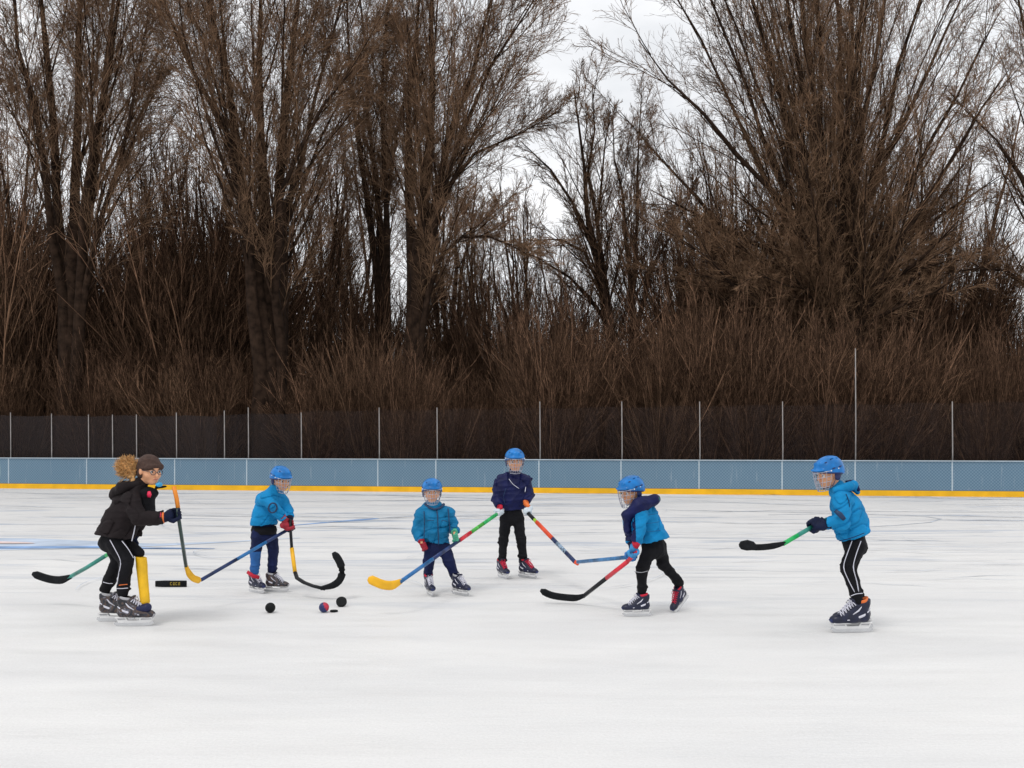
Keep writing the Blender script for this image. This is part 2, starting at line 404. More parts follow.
ice_line('skate_track', [(735+205*t-0*t, 0) for t in []] or [(768, 515), (820, 514), (880, 515), (925, 516.5), (941, 519), (930, 522.5), (895, 525.5), (850, 528), (800, 530)], .05, track)
rr = random.Random(5)
for i in range(150):
    y = 492+rr.random()**1.6*95; x0 = rr.uniform(-60, 1000); ln = rr.uniform(60, 420)*(1-(y-492)/160); sl = rr.uniform(-.025, .025)
    n = 16; ln = max(ln, 30); dz = .0045+.0001*i
    dep = 1500/(y-440)
    ice_line('skate_track', wob(x0, y, x0+ln, y+ln*sl, n, rr.uniform(.2, 1.3), i), wtaper(n, rr.uniform(.012, .05)*(1 if y < 530 else .5)*(dep/14), (.3, .3)), track, dz)

for i in range(30):                                       # curved cuts left by turning skates
    cx_, cy_ = rr.uniform(0, 1024), rr.uniform(497, 600); wpx = rr.uniform(30, 130); hpx = wpx*(cy_-440)/900*rr.uniform(.5, 1.3); a0 = rr.uniform(0, 6.28); a1 = a0+rr.uniform(.8, 2.6)
    ice_line('skate_track', [(cx_+wpx*math.cos(a), cy_+hpx*math.sin(a)) for a in np.linspace(a0, a1, 18)], wtaper(18, rr.uniform(.008, .02), (.3, .3)), track, .0300+.0001*i-.006)
# ------------------------------------------------------------------ boards
BANG = math.atan(-.1644); U = np.array([math.cos(BANG), math.sin(BANG), 0]); NV = np.array([-math.sin(BANG), math.cos(BANG), 0])   # NV points away from the camera
BR = np.array([U, NV, [0, 0, 1]]).T
def bx_at(px):                                            # x on the board line for a column of the picture
    k = (px-512)/1000; return k*28.42/(1+.1644*k)
mb = bpy.data.materials.new('blue_dasher_board'); mb.use_nodes = True; nt = mb.node_tree; N = nt.nodes; L = nt.links; b = N['Principled BSDF']
tc = N.new('ShaderNodeTexCoord'); sp = N.new('ShaderNodeSeparateXYZ'); L.new(tc.outputs['Object'], sp.inputs[0])
sx = mth('SINE', mth('MULTIPLY', sp.outputs['X'], 2*PI/.084), 0); sz = mth('SINE', mth('MULTIPLY', sp.outputs['Z'], 2*PI/.084), 0)
pat = mrange(mth('MULTIPLY', sx, sz), -1, 1, 0, 1)
big = mrange(nnoise(.6, (1, 1, .3), 5), .3, .7, 0, 1)
ca = mixc(big, (.062, .135, .215, 1), (.092, .175, .255, 1))
dm = mixc(mth('MULTIPLY', pat, .8), ca, (.20, .29, .36, 1))
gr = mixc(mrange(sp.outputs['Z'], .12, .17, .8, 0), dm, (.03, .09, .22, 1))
sc1 = mrange(nnoise(3, (4, 4, .3), 4), .62, .7, 0, .35)
L.new(mixc(sc1, gr, (.4, .46, .5, 1)), b.inputs['Base Color']); b.inputs['Roughness'].default_value = .55; b.inputs['Specular IOR Level'].default_value = .3
boards = empty('rink_boards', (0, board_y(0), 0)); boards.rotation_euler = (0, 0, BANG)
tag(boards, 'long pale blue perforated rink boards with a yellow kick strip along the ice', 'rink boards')
mcap = mat('board_cap_plastic', (.42, .50, .56, 1), .5, .1, 3)
myel = mat('yellow_kick_plastic', (.80, .43, .010, 1), .5, .12, 2.5, spec=.3)
def lbox(name, parent, x0, x1, y0, y1, z0, z1, m, bev=.004):
    q = MB(); q.box(((x0+x1)/2, (y0+y1)/2, (z0+z1)/2), (x1-x0, y1-y0, z1-z0), None, bev)
    me = bpy.data.meshes.new(name); me.from_pydata(q.v, [], q.f); me.update(); 
    import bmesh
    bm = bmesh.new(); bm.from_mesh(me); bmesh.ops.recalc_face_normals(bm, faces=bm.faces); bm.to_mesh(me); bm.free()
    return link(name, me, m, parent, False)
px_posts = [9, 50, 87, 111, 135, 175, 223, 247, 300, 378, 436, 539, 621, 699, 782, 855, 952]
s_of = lambda px: bx_at(px)/math.cos(BANG)
seam = [-30, -24, -20]+[s_of(p) for p in (9, 87, 175, 247, 378, 436, 539, 621, 699, 782, 855, 952)]+[16.5, 20, 24, 27]
for a, c in zip(seam[:-1], seam[1:]):
    lbox('panel', boards, a+.006, c-.006, -.02, .03, .155, .925, mb)
for c in seam[1:-1]: lbox('joint_strip', boards, c-.018, c+.018, -.026, -.0205, .155, .925, mcap, .002)
lbox('kick_strip', boards, -30, 27, -.032, -.0, .0, .15, myel, .006)
lbox('cap_rail', boards, -30, 27, -.05, .07, .928, .955, mcap, .008)
lbox('back_rail', boards, -30, 27, .033, .08, .4, .46, mcap, .004)

# ------------------------------------------------------------------ tall net fence just behind the boards
fence = empty('net_fence', tuple(np.array([0, board_y(0), 0])+NV*.16)); fence.rotation_euler = (0, 0, BANG)
tag(fence, 'tall fence of dark see-through netting on thin pale posts behind the blue boards', 'fence')
mpost = mat('galvanised_post', (.27, .25, .24, 1), .6, .2, 4)
tops = {9: 413, 50: 414, 87: 415, 111: 415, 135: 415, 175: 413, 223: 411, 247: 408, 300: 413, 378: 408, 436: 408, 539: 402, 621: 402, 699: 402, 782: 402, 855: 349, 952: 402}
def post(s, h, r=.019):
    q = MB(); q.sweep([(s, 0, 0), (s+.01, 0, h*.5), (s, 0, h)], [r, r*.9, r*.75], sides=8, up=(0, 1, 0)); q.sphere((s, 0, h), r*.9, 8, 5)
    me = bpy.data.meshes.new('post'); me.from_pydata(q.v, [], q.f); me.update(); link('post', me, mpost, fence)
for p in px_posts:
    x = bx_at(p); Y = board_y(x)+.16; post(s_of(p)*1.004, CH+(440-tops[p])/1000*Y)
for s in (-26.5, -23.5, -20.8, -18.4, 16.2, 19.4, 22.6, 25.8): post(s, 2.5)
def net_mat(name, fac, col):
    m = bpy.data.materials.new(name); m.use_nodes = True; nt = m.node_tree; b = nt.nodes['Principled BSDF']
    b.inputs['Base Color'].default_value = col; b.inputs['Roughness'].default_value = .9; b.inputs['Specular IOR Level'].default_value = .1
    tr = nt.nodes.new('ShaderNodeBsdfTransparent'); mx = nt.nodes.new('ShaderNodeMixShader')
    tc = nt.nodes.new('ShaderNodeTexCoord'); nz = nt.nodes.new('ShaderNodeTexNoise'); mpn = nt.nodes.new('ShaderNodeMapping'); mpn.inputs['Scale'].default_value = (2, 2, .4)
    nz.inputs['Scale'].default_value = 1.5; nz.inputs['Detail'].default_value = 6
    nt.links.new(tc.outputs['Object'], mpn.inputs[0]); nt.links.new(mpn.outputs[0], nz.inputs['Vector'])
    mr = nt.nodes.new('ShaderNodeMapRange'); mr.inputs[1].default_value = .3; mr.inputs[2].default_value = .7; mr.inputs[3].default_value = fac-.1; mr.inputs[4].default_value = fac+.1
    nt.links.new(nz.outputs['Fac'], mr.inputs[0]); nt.links.new(mr.outputs[0], mx.inputs[0])
    nt.links.new(tr.outputs[0], mx.inputs[1]); nt.links.new(b.outputs[0], mx.inputs[2]); nt.links.new(mx.outputs[0], nt.nodes['Material Output'].inputs[0]); return m
dense_net = net_mat('dense_shade_net', .64, (.030, .024, .024, 1)); loose_net = net_mat('loose_shade_net', .26, (.038, .027, .025, 1))
def net(s0, s1, h0, h1, m):
    n = max(2, int((s1-s0)/.5)); V = []; rnd = random.Random(int(s0*10))
    for i in range(n+1):
        t = i/n; s = s0+(s1-s0)*t; h = h0+(h1-h0)*t+.02*math.sin(s*3)
        for z in (0.02, .5, 1, h*.7, h): V.append((s, .03+.012*math.sin(s*5+z*2), z))
    F = [(i*5+j, (i+1)*5+j, (i+1)*5+j+1, i*5+j+1) for i in range(n) for j in range(4)]
    me = bpy.data.meshes.new('net'); me.from_pydata(V, [], F); me.update(); o = link('net', me, m, fence); return o
net(-30, s_of(214), 2.32, 2.22, dense_net)['label'] = 'nearly opaque dark netting at the left end'
net(s_of(214)+.01, s_of(300), 2.25, 2.3, net_mat('middle_shade_net', .5, (.025, .02, .02, 1)))
net(s_of(300)+.01, 27, 2.35, 2.6, loose_net)

# ================================================================== trees
BIG = [dict(n=15, t0=.28, t1=.97, length=.40, ang=(.15, .5), up=.27, K=8, wig=.06, rr=.42, rmin=.018, tip=.25, sides=5),
       dict(n=12, t0=.1, t1=1, length=.48, ang=(.25, .7), up=.16, K=6, wig=.09, rr=.5, rmin=.010),
       dict(n=9, t0=.08, t1=1, length=.6, ang=(.25, .8), up=.12, K=5, wig=.12, rr=.6, rmin=.0075),
       dict(n=4, t0=.15, t1=1, length=.8, ang=(.3, .9), up=.08, K=3, wig=.15, rr=.8, rmin=.006)]
def lvls(*mods):
    out = [dict(l) for l in BIG]
    for i, k, v in mods: out[i][k] = v
    return out
B0 = lambda px, Y: (W(px, 440, Y)[0], Y, -.03)
def base_pt(px, Y, r): return (px, 440+1530/Y)
Y = 33
make_tree('bare_tree', 'tall bare tree at the far left, its dark trunk splitting into many steep limbs', 'tree', B0(68, Y), [
  stem_px(Y, [(68, 486), (70, 400), (68, 300), (58, 190), (47, 90), (38, -20), (30, -160)], [.3, .26, .22, .17, .13, .09, .02]),
  stem_px(Y, [(70, 486), (74, 380), (72, 260), (75, 170), (76, 80), (84, -40), (88, -190)], [.3, .26, .22, .18, .13, .09, .02], dy=1),
  stem_px(Y, [(72, 486), (76, 380), (79, 250), (92, 150), (112, 60), (124, -40), (132, -150)], [.26, .24, .18, .14, .1, .07, .02], dy=-1.5),
  stem_px(Y, [(66, 486), (70, 380), (80, 260), (92, 190), (108, 110), (112, 0), (118, -120)], [.25, .22, .16, .13, .1, .06, .02], dy=2),
  stem_px(Y, [(66, 486), (67, 360), (62, 260), (44, 160), (22, 60), (6, -20), (0, -80)], [.25, .22, .16, .12, .08, .05, .02], dy=-1),
  stem_px(Y, [(70, 486), (77, 330), (90, 240), (115, 180), (133, 110), (146, 50), (150, 0)], [.2, .16, .12, .09, .07, .04, .02], dy=-2)], 11, lvls((0, 't0', .36)), trunk=([(69, 486, 33), (71, 400, 33), (72, 320, 33), (74, 240, 33), (76, 180, 33)], [.42, .36, .32, .24, .10]))
Y = 36
make_tree('bare_tree', 'thin dark tree leaning left at the far left edge beside the tall trunk', 'tree', B0(34, Y), [
  stem_px(Y, [(34, 482), (32, 380), (24, 300), (12, 240), (4, 190), (-8, 130), (-20, 60)], [.14, .12, .10, .08, .06, .04, .02])], 12, lvls((0, 'n', 8)))
Y = 32
make_tree('bare_tree', 'tall bare tree with the thickest trunk, forking above the boy in the red glove', 'tree', B0(270, Y), [
  stem_px(Y, [(270, 488), (270, 400), (262, 310), (250, 220), (240, 150), (222, 70), (205, -20), (190, -120)], [.5, .42, .3, .22, .17, .12, .08, .02], dy=-1),
  stem_px(Y, [(272, 488), (272, 400), (268, 300), (262, 190), (260, 100), (262, 10), (268, -140)], [.5, .4, .3, .2, .14, .09, .02], dy=1.5),
  stem_px(Y, [(272, 488), (278, 380), (276, 280), (272, 200), (284, 110), (296, 40), (305, -40), (312, -150)], [.45, .38, .3, .2, .15, .11, .08, .02]),
  stem_px(Y, [(268, 488), (262, 390), (254, 300), (244, 200), (228, 120), (190, 60), (160, 0), (140, -50)], [.4, .3, .2, .15, .11, .08, .05, .02], dy=-2.5),
  stem_px(Y, [(276, 488), (284, 380), (280, 270), (290, 200), (305, 130), (330, 60), (350, -10), (360, -80)], [.4, .3, .2, .13, .10, .08, .05, .02], dy=2.5),
  stem_px(Y, [(274, 488), (282, 380), (276, 250), (288, 140), (320, 105), (338, 95), (352, 70)], [.2, .2, .16, .1, .07, .05, .02], dy=-2)], 21, lvls((0, 't0', .36)), trunk=([(270, 488, 32), (269, 420, 32), (268, 340, 32), (266, 270, 32), (265, 200, 32)], [.62, .54, .46, .34, .12]))
Y = 37
make_tree('bare_tree', 'slender bare tree forking low behind the empty stretch left of the small child', 'tree', B0(385, Y), [
  stem_px(Y, [(386, 482), (385, 400), (382, 300), (374, 210), (358, 150), (346, 60), (345, -20), (342, -120)], [.24, .22, .18, .14, .1, .07, .05, .02]),
  stem_px(Y, [(386, 482), (387, 400), (386, 300), (380, 200), (368, 120), (362, 40), (358, -60)], [.22, .2, .17, .13, .09, .06, .02], dy=1),
  stem_px(Y, [(388, 482), (388, 380), (388, 260), (384, 180), (382, 90), (385, 0), (390, -100)], [.22, .2, .15, .12, .08, .05, .02], dy=-1),
  stem_px(Y, [(386, 482), (386, 380), (384, 240), (386, 170), (398, 140), (405, 100), (412, 40)], [.15, .14, .12, .08, .06, .04, .02], dy=1.5)], 31, lvls((0, 'n', 15), (0, 't0', .4), (0, 'ang', (.15, .45)), (0, 'length', .28), (1, 'n', 12)))
Y = 33
make_tree('bare_tree', 'tall bare tree with a straight dark trunk and wide right-hand limbs above the small child', 'tree', B0(414, Y), [
  stem_px(Y, [(414, 486), (414, 390), (416, 290), (424, 210), (432, 130), (430, 50), (432, -20), (440, -120)], [.34, .31, .28, .22, .16, .12, .08, .02]),
  stem_px(Y, [(412, 486), (413, 380), (412, 270), (410, 180), (402, 110), (418, 60), (428, 10), (420, -70)], [.28, .26, .22, .16, .11, .09, .06, .02], dy=1),
  stem_px(Y, [(416, 486), (416, 390), (420, 280), (432, 190), (452, 130), (466, 80), (486, 30), (505, -40)], [.3, .28, .22, .16, .12, .09, .07, .02], dy=-1),
  stem_px(Y, [(416, 486), (417, 380), (424, 260), (438, 185), (458, 145), (470, 95), (496, 50), (530, 5), (560, -40)], [.22, .2, .16, .12, .09, .07, .05, .04, .02], dy=-2),
  stem_px(Y, [(416, 486), (418, 380), (424, 240), (440, 170), (470, 145), (505, 140), (535, 125), (560, 112)], [.18, .17, .13, .1, .07, .05, .03, .02], dy=1.5),
  stem_px(Y, [(416, 486), (420, 380), (426, 290), (440, 225), (470, 222), (500, 232), (520, 250)], [.15, .14, .12, .08, .06, .04, .02], dy=-2)], 41, lvls((0, 't0', .42), (0, 'length', .37)), trunk=([(415, 486, 33), (414, 400, 33), (416, 320, 33), (420, 250, 33), (425, 190, 33)], [.42, .36, .32, .25, .10]))
Y = 37
make_tree('bare_tree', 'shorter bare tree leaning left in the gap of open sky', 'tree', B0(622, Y), [
  stem_px(Y, [(624, 482), (620, 400), (612, 330), (600, 270), (590, 220), (582, 160), (574, 110), (572, 80)], [.26, .24, .21, .17, .12, .08, .05, .02]),
  stem_px(Y, [(624, 482), (620, 390), (610, 310), (598, 250), (591, 190), (590, 140), (592, 88)], [.22, .2, .17, .12, .08, .05, .02], dy=1),
  stem_px(Y, [(624, 482), (618, 380), (604, 280), (592, 215), (578, 200), (560, 172), (535, 160), (520, 140)], [.2, .18, .14, .10, .08, .06, .04, .02], dy=-1),
  stem_px(Y, [(624, 482), (616, 380), (600, 290), (585, 288), (560, 270), (535, 258), (515, 245)], [.14, .12, .10, .07, .055, .04, .02], dy=.5),
  stem_px(Y, [(624, 482), (618, 380), (602, 280), (590, 235), (565, 235), (545, 232), (530, 240)], [.12, .11, .09, .07, .05, .04, .02], dy=-.5),
  stem_px(Y, [(624, 482), (620, 380), (606, 290), (592, 200), (600, 170), (614, 140), (612, 110)], [.13, .12, .10, .07, .05, .04, .02], dy=1.2)], 51, lvls((0, 'n', 14), (0, 't0', .42), (0, 'length', .26), (0, 'ang', (.2, .6)), (1, 'n', 8), (2, 'n', 7), (3, 'n', 2)))
Y = 40
make_tree('bare_tree', 'slim upright bare tree just right of the leaning one, under the giant crown', 'tree', B0(634, Y), [
  stem_px(Y, [(634, 478), (634, 400), (632, 330), (630, 270), (624, 220), (618, 170), (612, 120)], [.2, .18, .16, .12, .08, .05, .02]),
  stem_px(Y, [(634, 478), (634, 390), (632, 310), (634, 260), (638, 200), (642, 150), (640, 95)], [.18, .16, .14, .11, .08, .05, .02], dy=1),
  stem_px(Y, [(634, 478), (634, 390), (636, 300), (650, 260), (670, 240), (690, 200), (700, 170)], [.16, .15, .12, .08, .06, .04, .02], dy=-1)], 52, lvls((0, 'n', 14), (0, 't0', .42), (0, 'length', .28), (1, 'n', 9)))
Y = 34
giant = []
rg_ = random.Random(31)
extra_g = [(rg_.uniform(660, 1000), rg_.uniform(-190, 120), 0) for _ in range(16)]+[(rg_.uniform(655, 800), rg_.uniform(190, 290), 0) for _ in range(9)]+[(rg_.uniform(900, 985), rg_.uniform(180, 270), 0) for _ in range(5)]
for i, (xt, yt, bend) in enumerate([(640, 40, 0), (655, -40, 0), (690, -60, 0), (720, -120, 0), (750, -160, 0), (780, -180, 0), (805, -200, 0), (830, -200, 0), (855, -200, 0), (885, -180, 0), (915, -150, 0), (950, -100, 0), (985, -50, 0), (1000, 10, 0), (1010, 70, 0), (620, 110, 0), (650, 190, 0), (690, 250, 0), (975, 150, 0), (960, 220, 0), (1000, 175, 0)]+extra_g):
    rnd = random.Random(i+70); xb = 838+rnd.uniform(-16, 16); ys = 330+rnd.uniform(-50, 30)
    f = lambda t: (xb+(xt-xb)*t**1.05, ys+(yt-ys)*t**.92) if yt < 100 else (xb+(xt-xb)*t**.95, ys+(yt-ys)*t**1.1)
    pts = [(xb, 484), (xb+rnd.uniform(-4, 4), (484+ys)/2)]+[f(t) for t in (0, .18, .36, .54, .72, .88, 1)]
    giant.append(stem_px(Y, pts, np.array([.26, .22, .18, .14, .115, .09, .07, .045, .02])*(1 if i < 21 else .55), K=12, dy=rnd.uniform(-5, 5)))
make_tree('bare_tree', 'giant bushy bare tree fanning out of one thick base, right half of the wood', 'tree', B0(838, Y), giant, 61,
  lvls((0, 'n', 11), (0, 't0', .26), (0, 'length', .38), (0, 'ang', (.15, .45)), (1, 'n', 8), (1, 'ang', (.2, .6)), (2, 'n', 8), (3, 'n', 2)), twig=TWIG)
Y = 33
make_tree('bare_tree', 'bare tree at the right edge with arching twigs reaching in from outside', 'tree', B0(1070, Y), [
  stem_px(Y, [(1072, 486), (1070, 380), (1068, 280), (1060, 180), (1040, 90), (1020, 20), (1000, -60)], [.3, .26, .22, .17, .11, .07, .02]),
  stem_px(Y, [(1072, 486), (1074, 380), (1076, 260), (1080, 140), (1084, 20), (1090, -100)], [.3, .26, .22, .16, .1, .02], dy=1.5),
  stem_px(Y, [(1070, 486), (1068, 370), (1056, 250), (1036, 190), (1010, 150), (985, 120), (965, 110)], [.24, .2, .16, .11, .07, .05, .02], dy=-1.5),
  stem_px(Y, [(1072, 486), (1066, 380), (1050, 290), (1024, 268), (990, 262), (965, 266), (945, 274)], [.2, .18, .13, .07, .05, .04, .02], dy=-1)], 71, lvls((0, 'n', 10), (1, 'n', 8)))
# smaller trees between and behind
small = [(10, 44, 60, 'low bare tree behind the leaning thin one at the left edge'), (150, 41, 110, 'mid-height bare tree filling the space above the hooded player'),
         (208, 44, 130, 'twiggy bare tree between the far left tree and the thick trunk'), (322, 42, 120, 'fine bare tree just right of the thick forked trunk'),
         (484, 46, 205, 'low rounded bare tree right of the straight dark trunk'), (522, 44, 180, 'fine-twigged bare tree above the player in dark blue'),
         (566, 50, 240, 'distant bare tree below the leaning tree'), (694, 44, 205, 'bushy bare tree left of the giant one'),
         (740, 42, 140, 'dense bare tree tucked under the left side of the giant crown'), (930, 42, 110, 'dense bare tree tucked under the right side of the giant crown'),
         (990, 46, 250, 'low bare tree below the arching twigs at the right edge'), (450, 40, 120, 'fine bare tree behind the straight dark trunk'), (355, 46, 140, 'bare tree behind the slender forked one')]
for i, (px, Y, top, lab) in enumerate(small):
    rnd = random.Random(i+400); st = []
    for k in range(7):
        xt = px+rnd.uniform(-48, 48)*(440-top)/300; yt = top+rnd.uniform(-15, 50); sp_ = rnd.uniform(.2, .45)
        st.append(stem_px(Y, [(px+rnd.uniform(-3, 3), 440+1530/Y), (px+(xt-px)*.06, 440-(440-yt)*sp_*.6), (px+(xt-px)*.35, 440-(440-yt)*(sp_+.12)), (px+(xt-px)*.7, 440-(440-yt)*.75), (xt, yt)], [.16, .13, .09, .055, .02], K=9, dy=rnd.uniform(-2, 2)))
    make_tree('small_bare_tree', lab, 'tree', B0(px, Y), st, 500+i, lvls((0, 'n', 10), (0, 'length', .3), (1, 'n', 8), (2, 'n', 6), (3, 'n', 2)), twig=TWIG, group='smaller bare trees behind the fence')
# crossing bare poles in the gap
for k, (pts, r, lab) in enumerate([([(326, 480), (308, 410), (296, 370), (284, 330)], .09, 'thin bare pole of a young tree leaning left in the gap beside the thick trunk'),
                                  ([(300, 480), (305, 400), (318, 340), (336, 300), (340, 250)], .10, 'thin bare young tree curving right in the gap beside the thick trunk'),
                                  ([(345, 480), (340, 400), (348, 330), (338, 280), (335, 220)], .09, 'thin upright young tree in the gap left of the slender forked tree')]):
    Yk = 38; make_tree('young_tree', lab, 'tree', B0(pts[0][0], Yk), [stem_px(Yk, pts, np.linspace(r, .025, len(pts)))], 90+k, lvls((0, 'n', 8), (1, 'n', 5), (2, 'n', 4), (3, 'n', 1)), group='young trees in the gap')

# ------------------------------------------------------------------ willow shrubs: three shapes, copied
def shrub_mesh(seed, nst, spread, H):
    rng = np.random.default_rng(seed); K = 8; m = nst
    az = rng.uniform(0, 2*PI, m); an = spread*rng.uniform(0, 1, m)**.7; d = np.stack([np.sin(an)*np.cos(az), np.sin(an)*np.sin(az), np.cos(an)], -1)
    P = np.zeros((m, K, 3)); P[:, 0] = d*np.array([.5, .5, 0])+rng.normal(size=(m, 3))*np.array([.08, .08, 0]); L_ = H*rng.uniform(.55, 1.05, m)/(K-1)
    for i in range(1, K):
        P[:, i] = P[:, i-1]+d*L_[:, None]; d = d+np.array([0, 0, .035])+rng.normal(size=d.shape)*.055; d /= np.linalg.norm(d, axis=-1, keepdims=True)
    R = np.linspace(.019, .007, K)[None]*rng.uniform(.6, 1.5, (m, 1))
    P1, R1 = sprout(rng, P, R, 10, .1, 1, .45, (.12, .45), .12, 5, .07, .55, .0065, .45)
    P2, R2 = sprout(rng, P1, R1, 5, .1, 1, .5, (.15, .5), .08, 4, .09, .7, .0055, .5)
    V, Q = tubes([(P, R, 4), (P1, R1, 3), (P2, R2, 3)]); return mesh_np('shrub_stems', V, Q)
kinds = [shrub_mesh(1, 110, .62, 5.2), shrub_mesh(2, 90, .75, 4.8), shrub_mesh(3, 130, .5, 5.6)]
for me_, m_ in zip(kinds, (TWIG_RED, TWIG_DARK, TWIG_RED)): me_.materials.append(m_); me_.polygons.foreach_set('use_smooth', np.ones(len(me_.polygons), bool))
front0 = [(-25, 31.5), (18, 32), (95, 31), (145, 31.5), (200, 31), (238, 33), (318, 31), (372, 32), (405, 30.5), (450, 31), (500, 32), (556, 30.5), (604, 32), (658, 30.5), (708, 31), (752, 30), (800, 31), (832, 29.8), (880, 30.5), (925, 31), (984, 29.8), (1035, 30)]
front = [(px, board_y(bx_at(px))+rv) for (px, _), rv in zip(front0, [2.6, 3, 2.4, 3.2, 2.7, 3.4, 2.5, 3.3, 2.3, 2.8, 3.4, 2.3, 3.4, 2.4, 2.8, 2.4, 3.2, 2.3, 2.7, 3.2, 2.4, 2.7])]
where = ['at the left edge of the wood', 'behind the leftmost fence post', 'above the hooded player in black', 'right above the upright stick of the hooded player', 'left of the thick forked trunk', 'against the left side of the thick forked trunk',
         'in the gap right of the thick forked trunk', 'left of the straight dark trunk', 'at the foot of the straight dark trunk', 'just right of the straight dark trunk', 'above and left of the player in dark blue', 'above and right of the player in dark blue',
         'at the foot of the leaning tree', 'just right of the post above the boy with the navy hood', 'behind the second post right of the boy with the navy hood', 'with a pale bare stem, midway to the tallest post', 'left of the tallest post', 'right at the tallest fence post',
         'above the boy at the right', 'left of the last post on the right', 'fanning out behind the last post on the right', 'at the right edge of the wood']
rs = random.Random(9)
def add_shrub(px, Y, k, s, lab, grp):
    o = bpy.data.objects.new('willow_shrub', kinds[k]); COL.objects.link(o); o.location = B0(px, Y); o.rotation_euler = (0, 0, rs.uniform(0, 6.28)); o.scale = (s*rs.uniform(.85, 1.05), s*rs.uniform(.85, 1.05), s*rs.uniform(.9, 1.12))
    tag(o, lab, 'shrub', grp)
for i, ((px, Y), wh) in enumerate(zip(front, where)): add_shrub(px, Y, i % 3, rs.uniform(.72, 1.1), 'bare fan-shaped shrub '+wh, 'willow shrubs behind the fence')
for i in range(30):
    px = -40+i*37+rs.uniform(-10, 10); left = px < 250 or 700 < px < 930
    if 285 < px < 345: continue
    add_shrub(px, rs.uniform(36, 39.5), i % 3, rs.uniform(1.3, 1.6)*(1.28 if left else .84), 'dense dark shrub of the back row, mostly hidden by the front shrubs', 'back row of shrubs')

# ------------------------------------------------------------------ far wood, one mass
rng = np.random.default_rng(77); m = 150
bx = rng.uniform(-34, 34, m); by = rng.uniform(44, 60, m); H = rng.uniform(6.5, 10, m)*np.where(rng.uniform(size=m) < .35, 1.7, 1)
gap = (bx/by*1000+512 > 470) & (bx/by*1000+512 < 720); H[gap] = np.minimum(H[gap], 6.4); g2 = ((bx/by*1000+512 > 282) & (bx/by*1000+512 < 352)) | (bx/by*1000+512 > 965); H[g2] = np.minimum(H[g2], 5.5)
P = np.zeros((m, 8, 3)); d = rng.normal(size=(m, 3))*.08+UP; P[:, 0] = np.stack([bx, by, np.full(m, -.03)], -1)
for i in range(1, 8): P[:, i] = P[:, i-1]+d*(H/7)[:, None]; d = d+rng.normal(size=d.shape)*.05
R = np.linspace(.14, .03, 8)[None]*rng.uniform(.6, 1.2, (m, 1)); S = [(P, R, 5)]
P1, R1 = sprout(rng, P, R, 14, .12, 1, .42, (.2, .7), .25, 6, .08, .5, .02, .4); S.append((P1, R1, 3))
P2, R2 = sprout(rng, P1, R1, 9, .1, 1, .5, (.2, .7), .2, 4, .1, .6, .013, .5); S.append((P2, R2, 3))
P3, R3 = sprout(rng, P2, R2, 4, .1, 1, .6, (.2, .8), .1, 3, .1, .8, .011, .6); S.append((P3, R3, 3))
m = 5200; bx = rng.uniform(-36, 36, m); by = rng.uniform(39.5, 62, m); P = np.zeros((m, 5, 3)); P[:, 0] = np.stack([bx, by, np.full(m, -.03)], -1); d = rng.normal(size=(m, 3))*.16+UP
hh = rng.uniform(3, 6.2, m)*np.where(bx/by*1000+512 < 255, 1.35, 1)
for i in range(1, 5): P[:, i] = P[:, i-1]+d*(hh/4)[:, None]; d = d+rng.normal(size=d.shape)*.05
R = np.linspace(.035, .014, 5)[None]*rng.uniform(.7, 1.3, (m, 1)); S.append((P, R, 3))
P4, R4 = sprout(rng, P, R, 5, .15, 1, .4, (.15, .6), .15, 4, .08, .6, .013, .5); S.append((P4, R4, 3))
V, Q = tubes(S); o = link('far_wood', mesh_np('far_wood', V, Q), TWIG_DARK, None); tag(o, 'dark tangled mass of bare brush and thin trees far behind the shrubs', 'woodland', kind='stuff')
# ================================================================== people
SKIN = mat('skin', (.70, .36, .21, 1), .5, .08, 20, spec=.2)
LIP = mat('lip', (.45, .14, .12, 1), .5, .05)
EYEW = mat('eye_white', (.75, .73, .70, 1), .3, .02); EYED = mat('iris', (.03, .02, .015, 1), .2, .02)
HAIRD = mat('dark_hair', (.03, .018, .010, 1), .6, .3, 60, .5, 80)
HAIRB = mat('light_brown_hair', (.52, .29, .11, 1), .6, .6, 50, .3, 90)
BLUEJ = mat('bright_blue_jacket_cloth', (.004, .205, .46, 1), .7, .2, 7, .5, 26, spec=.18)
TEALJ = mat('deep_blue_jacket_cloth', (.004, .145, .31, 1), .6, .22, 7, .5, 26, spec=.18)
NAVYJ = mat('navy_jacket_cloth', (.004, .007, .055, 1), .55, .4, 8, .5, 26, spec=.2)
BLACKJ = mat('black_jacket_cloth', (.014, .010, .011, 1), .8, .3, 8, .5, 30, spec=.18)
BLACKT = mat('black_trouser_cloth', (.006, .006, .008, 1), .8, .3, 10, .5, 30, spec=.18)
NAVYT = mat('navy_trouser_cloth', (.005, .010, .050, 1), .65, .35, 9, .5, 30, spec=.18)
BLUET = mat('mid_blue_trouser_cloth', (.012, .10, .32, 1), .65, .3, 9, .4, 30)
HELM = mat('blue_helmet_shell', (.002, .155, .47, 1), .34, .25, 14, spec=.3, coat=.12)
HELMD = mat('dark_helmet_trim', (.01, .02, .10, 1), .4, .1)
CAGE = mat('pale_cage_wire', (.42, .43, .50, 1), .35, .1, metal=.5); CAGEB = mat('blue_cage_wire', (.10, .22, .60, 1), .35, .1, metal=.3)
WHITE = mat('white_plastic', (.72, .72, .72, 1), .4, .06, 8); STEEL = mat('blade_steel', (.62, .63, .65, 1), .25, .05, metal=.9)
GREYP = mat('grey_plastic', (.38, .38, .40, 1), .4, .1)
LACE = mat('pale_lace', (.62, .62, .70, 1), .8, .1)
REDC = mat('red_cloth', (.50, .010, .035, 1), .7, .2, 20); REDL = mat('red_lace', (.55, .02, .06, 1), .7, .1)
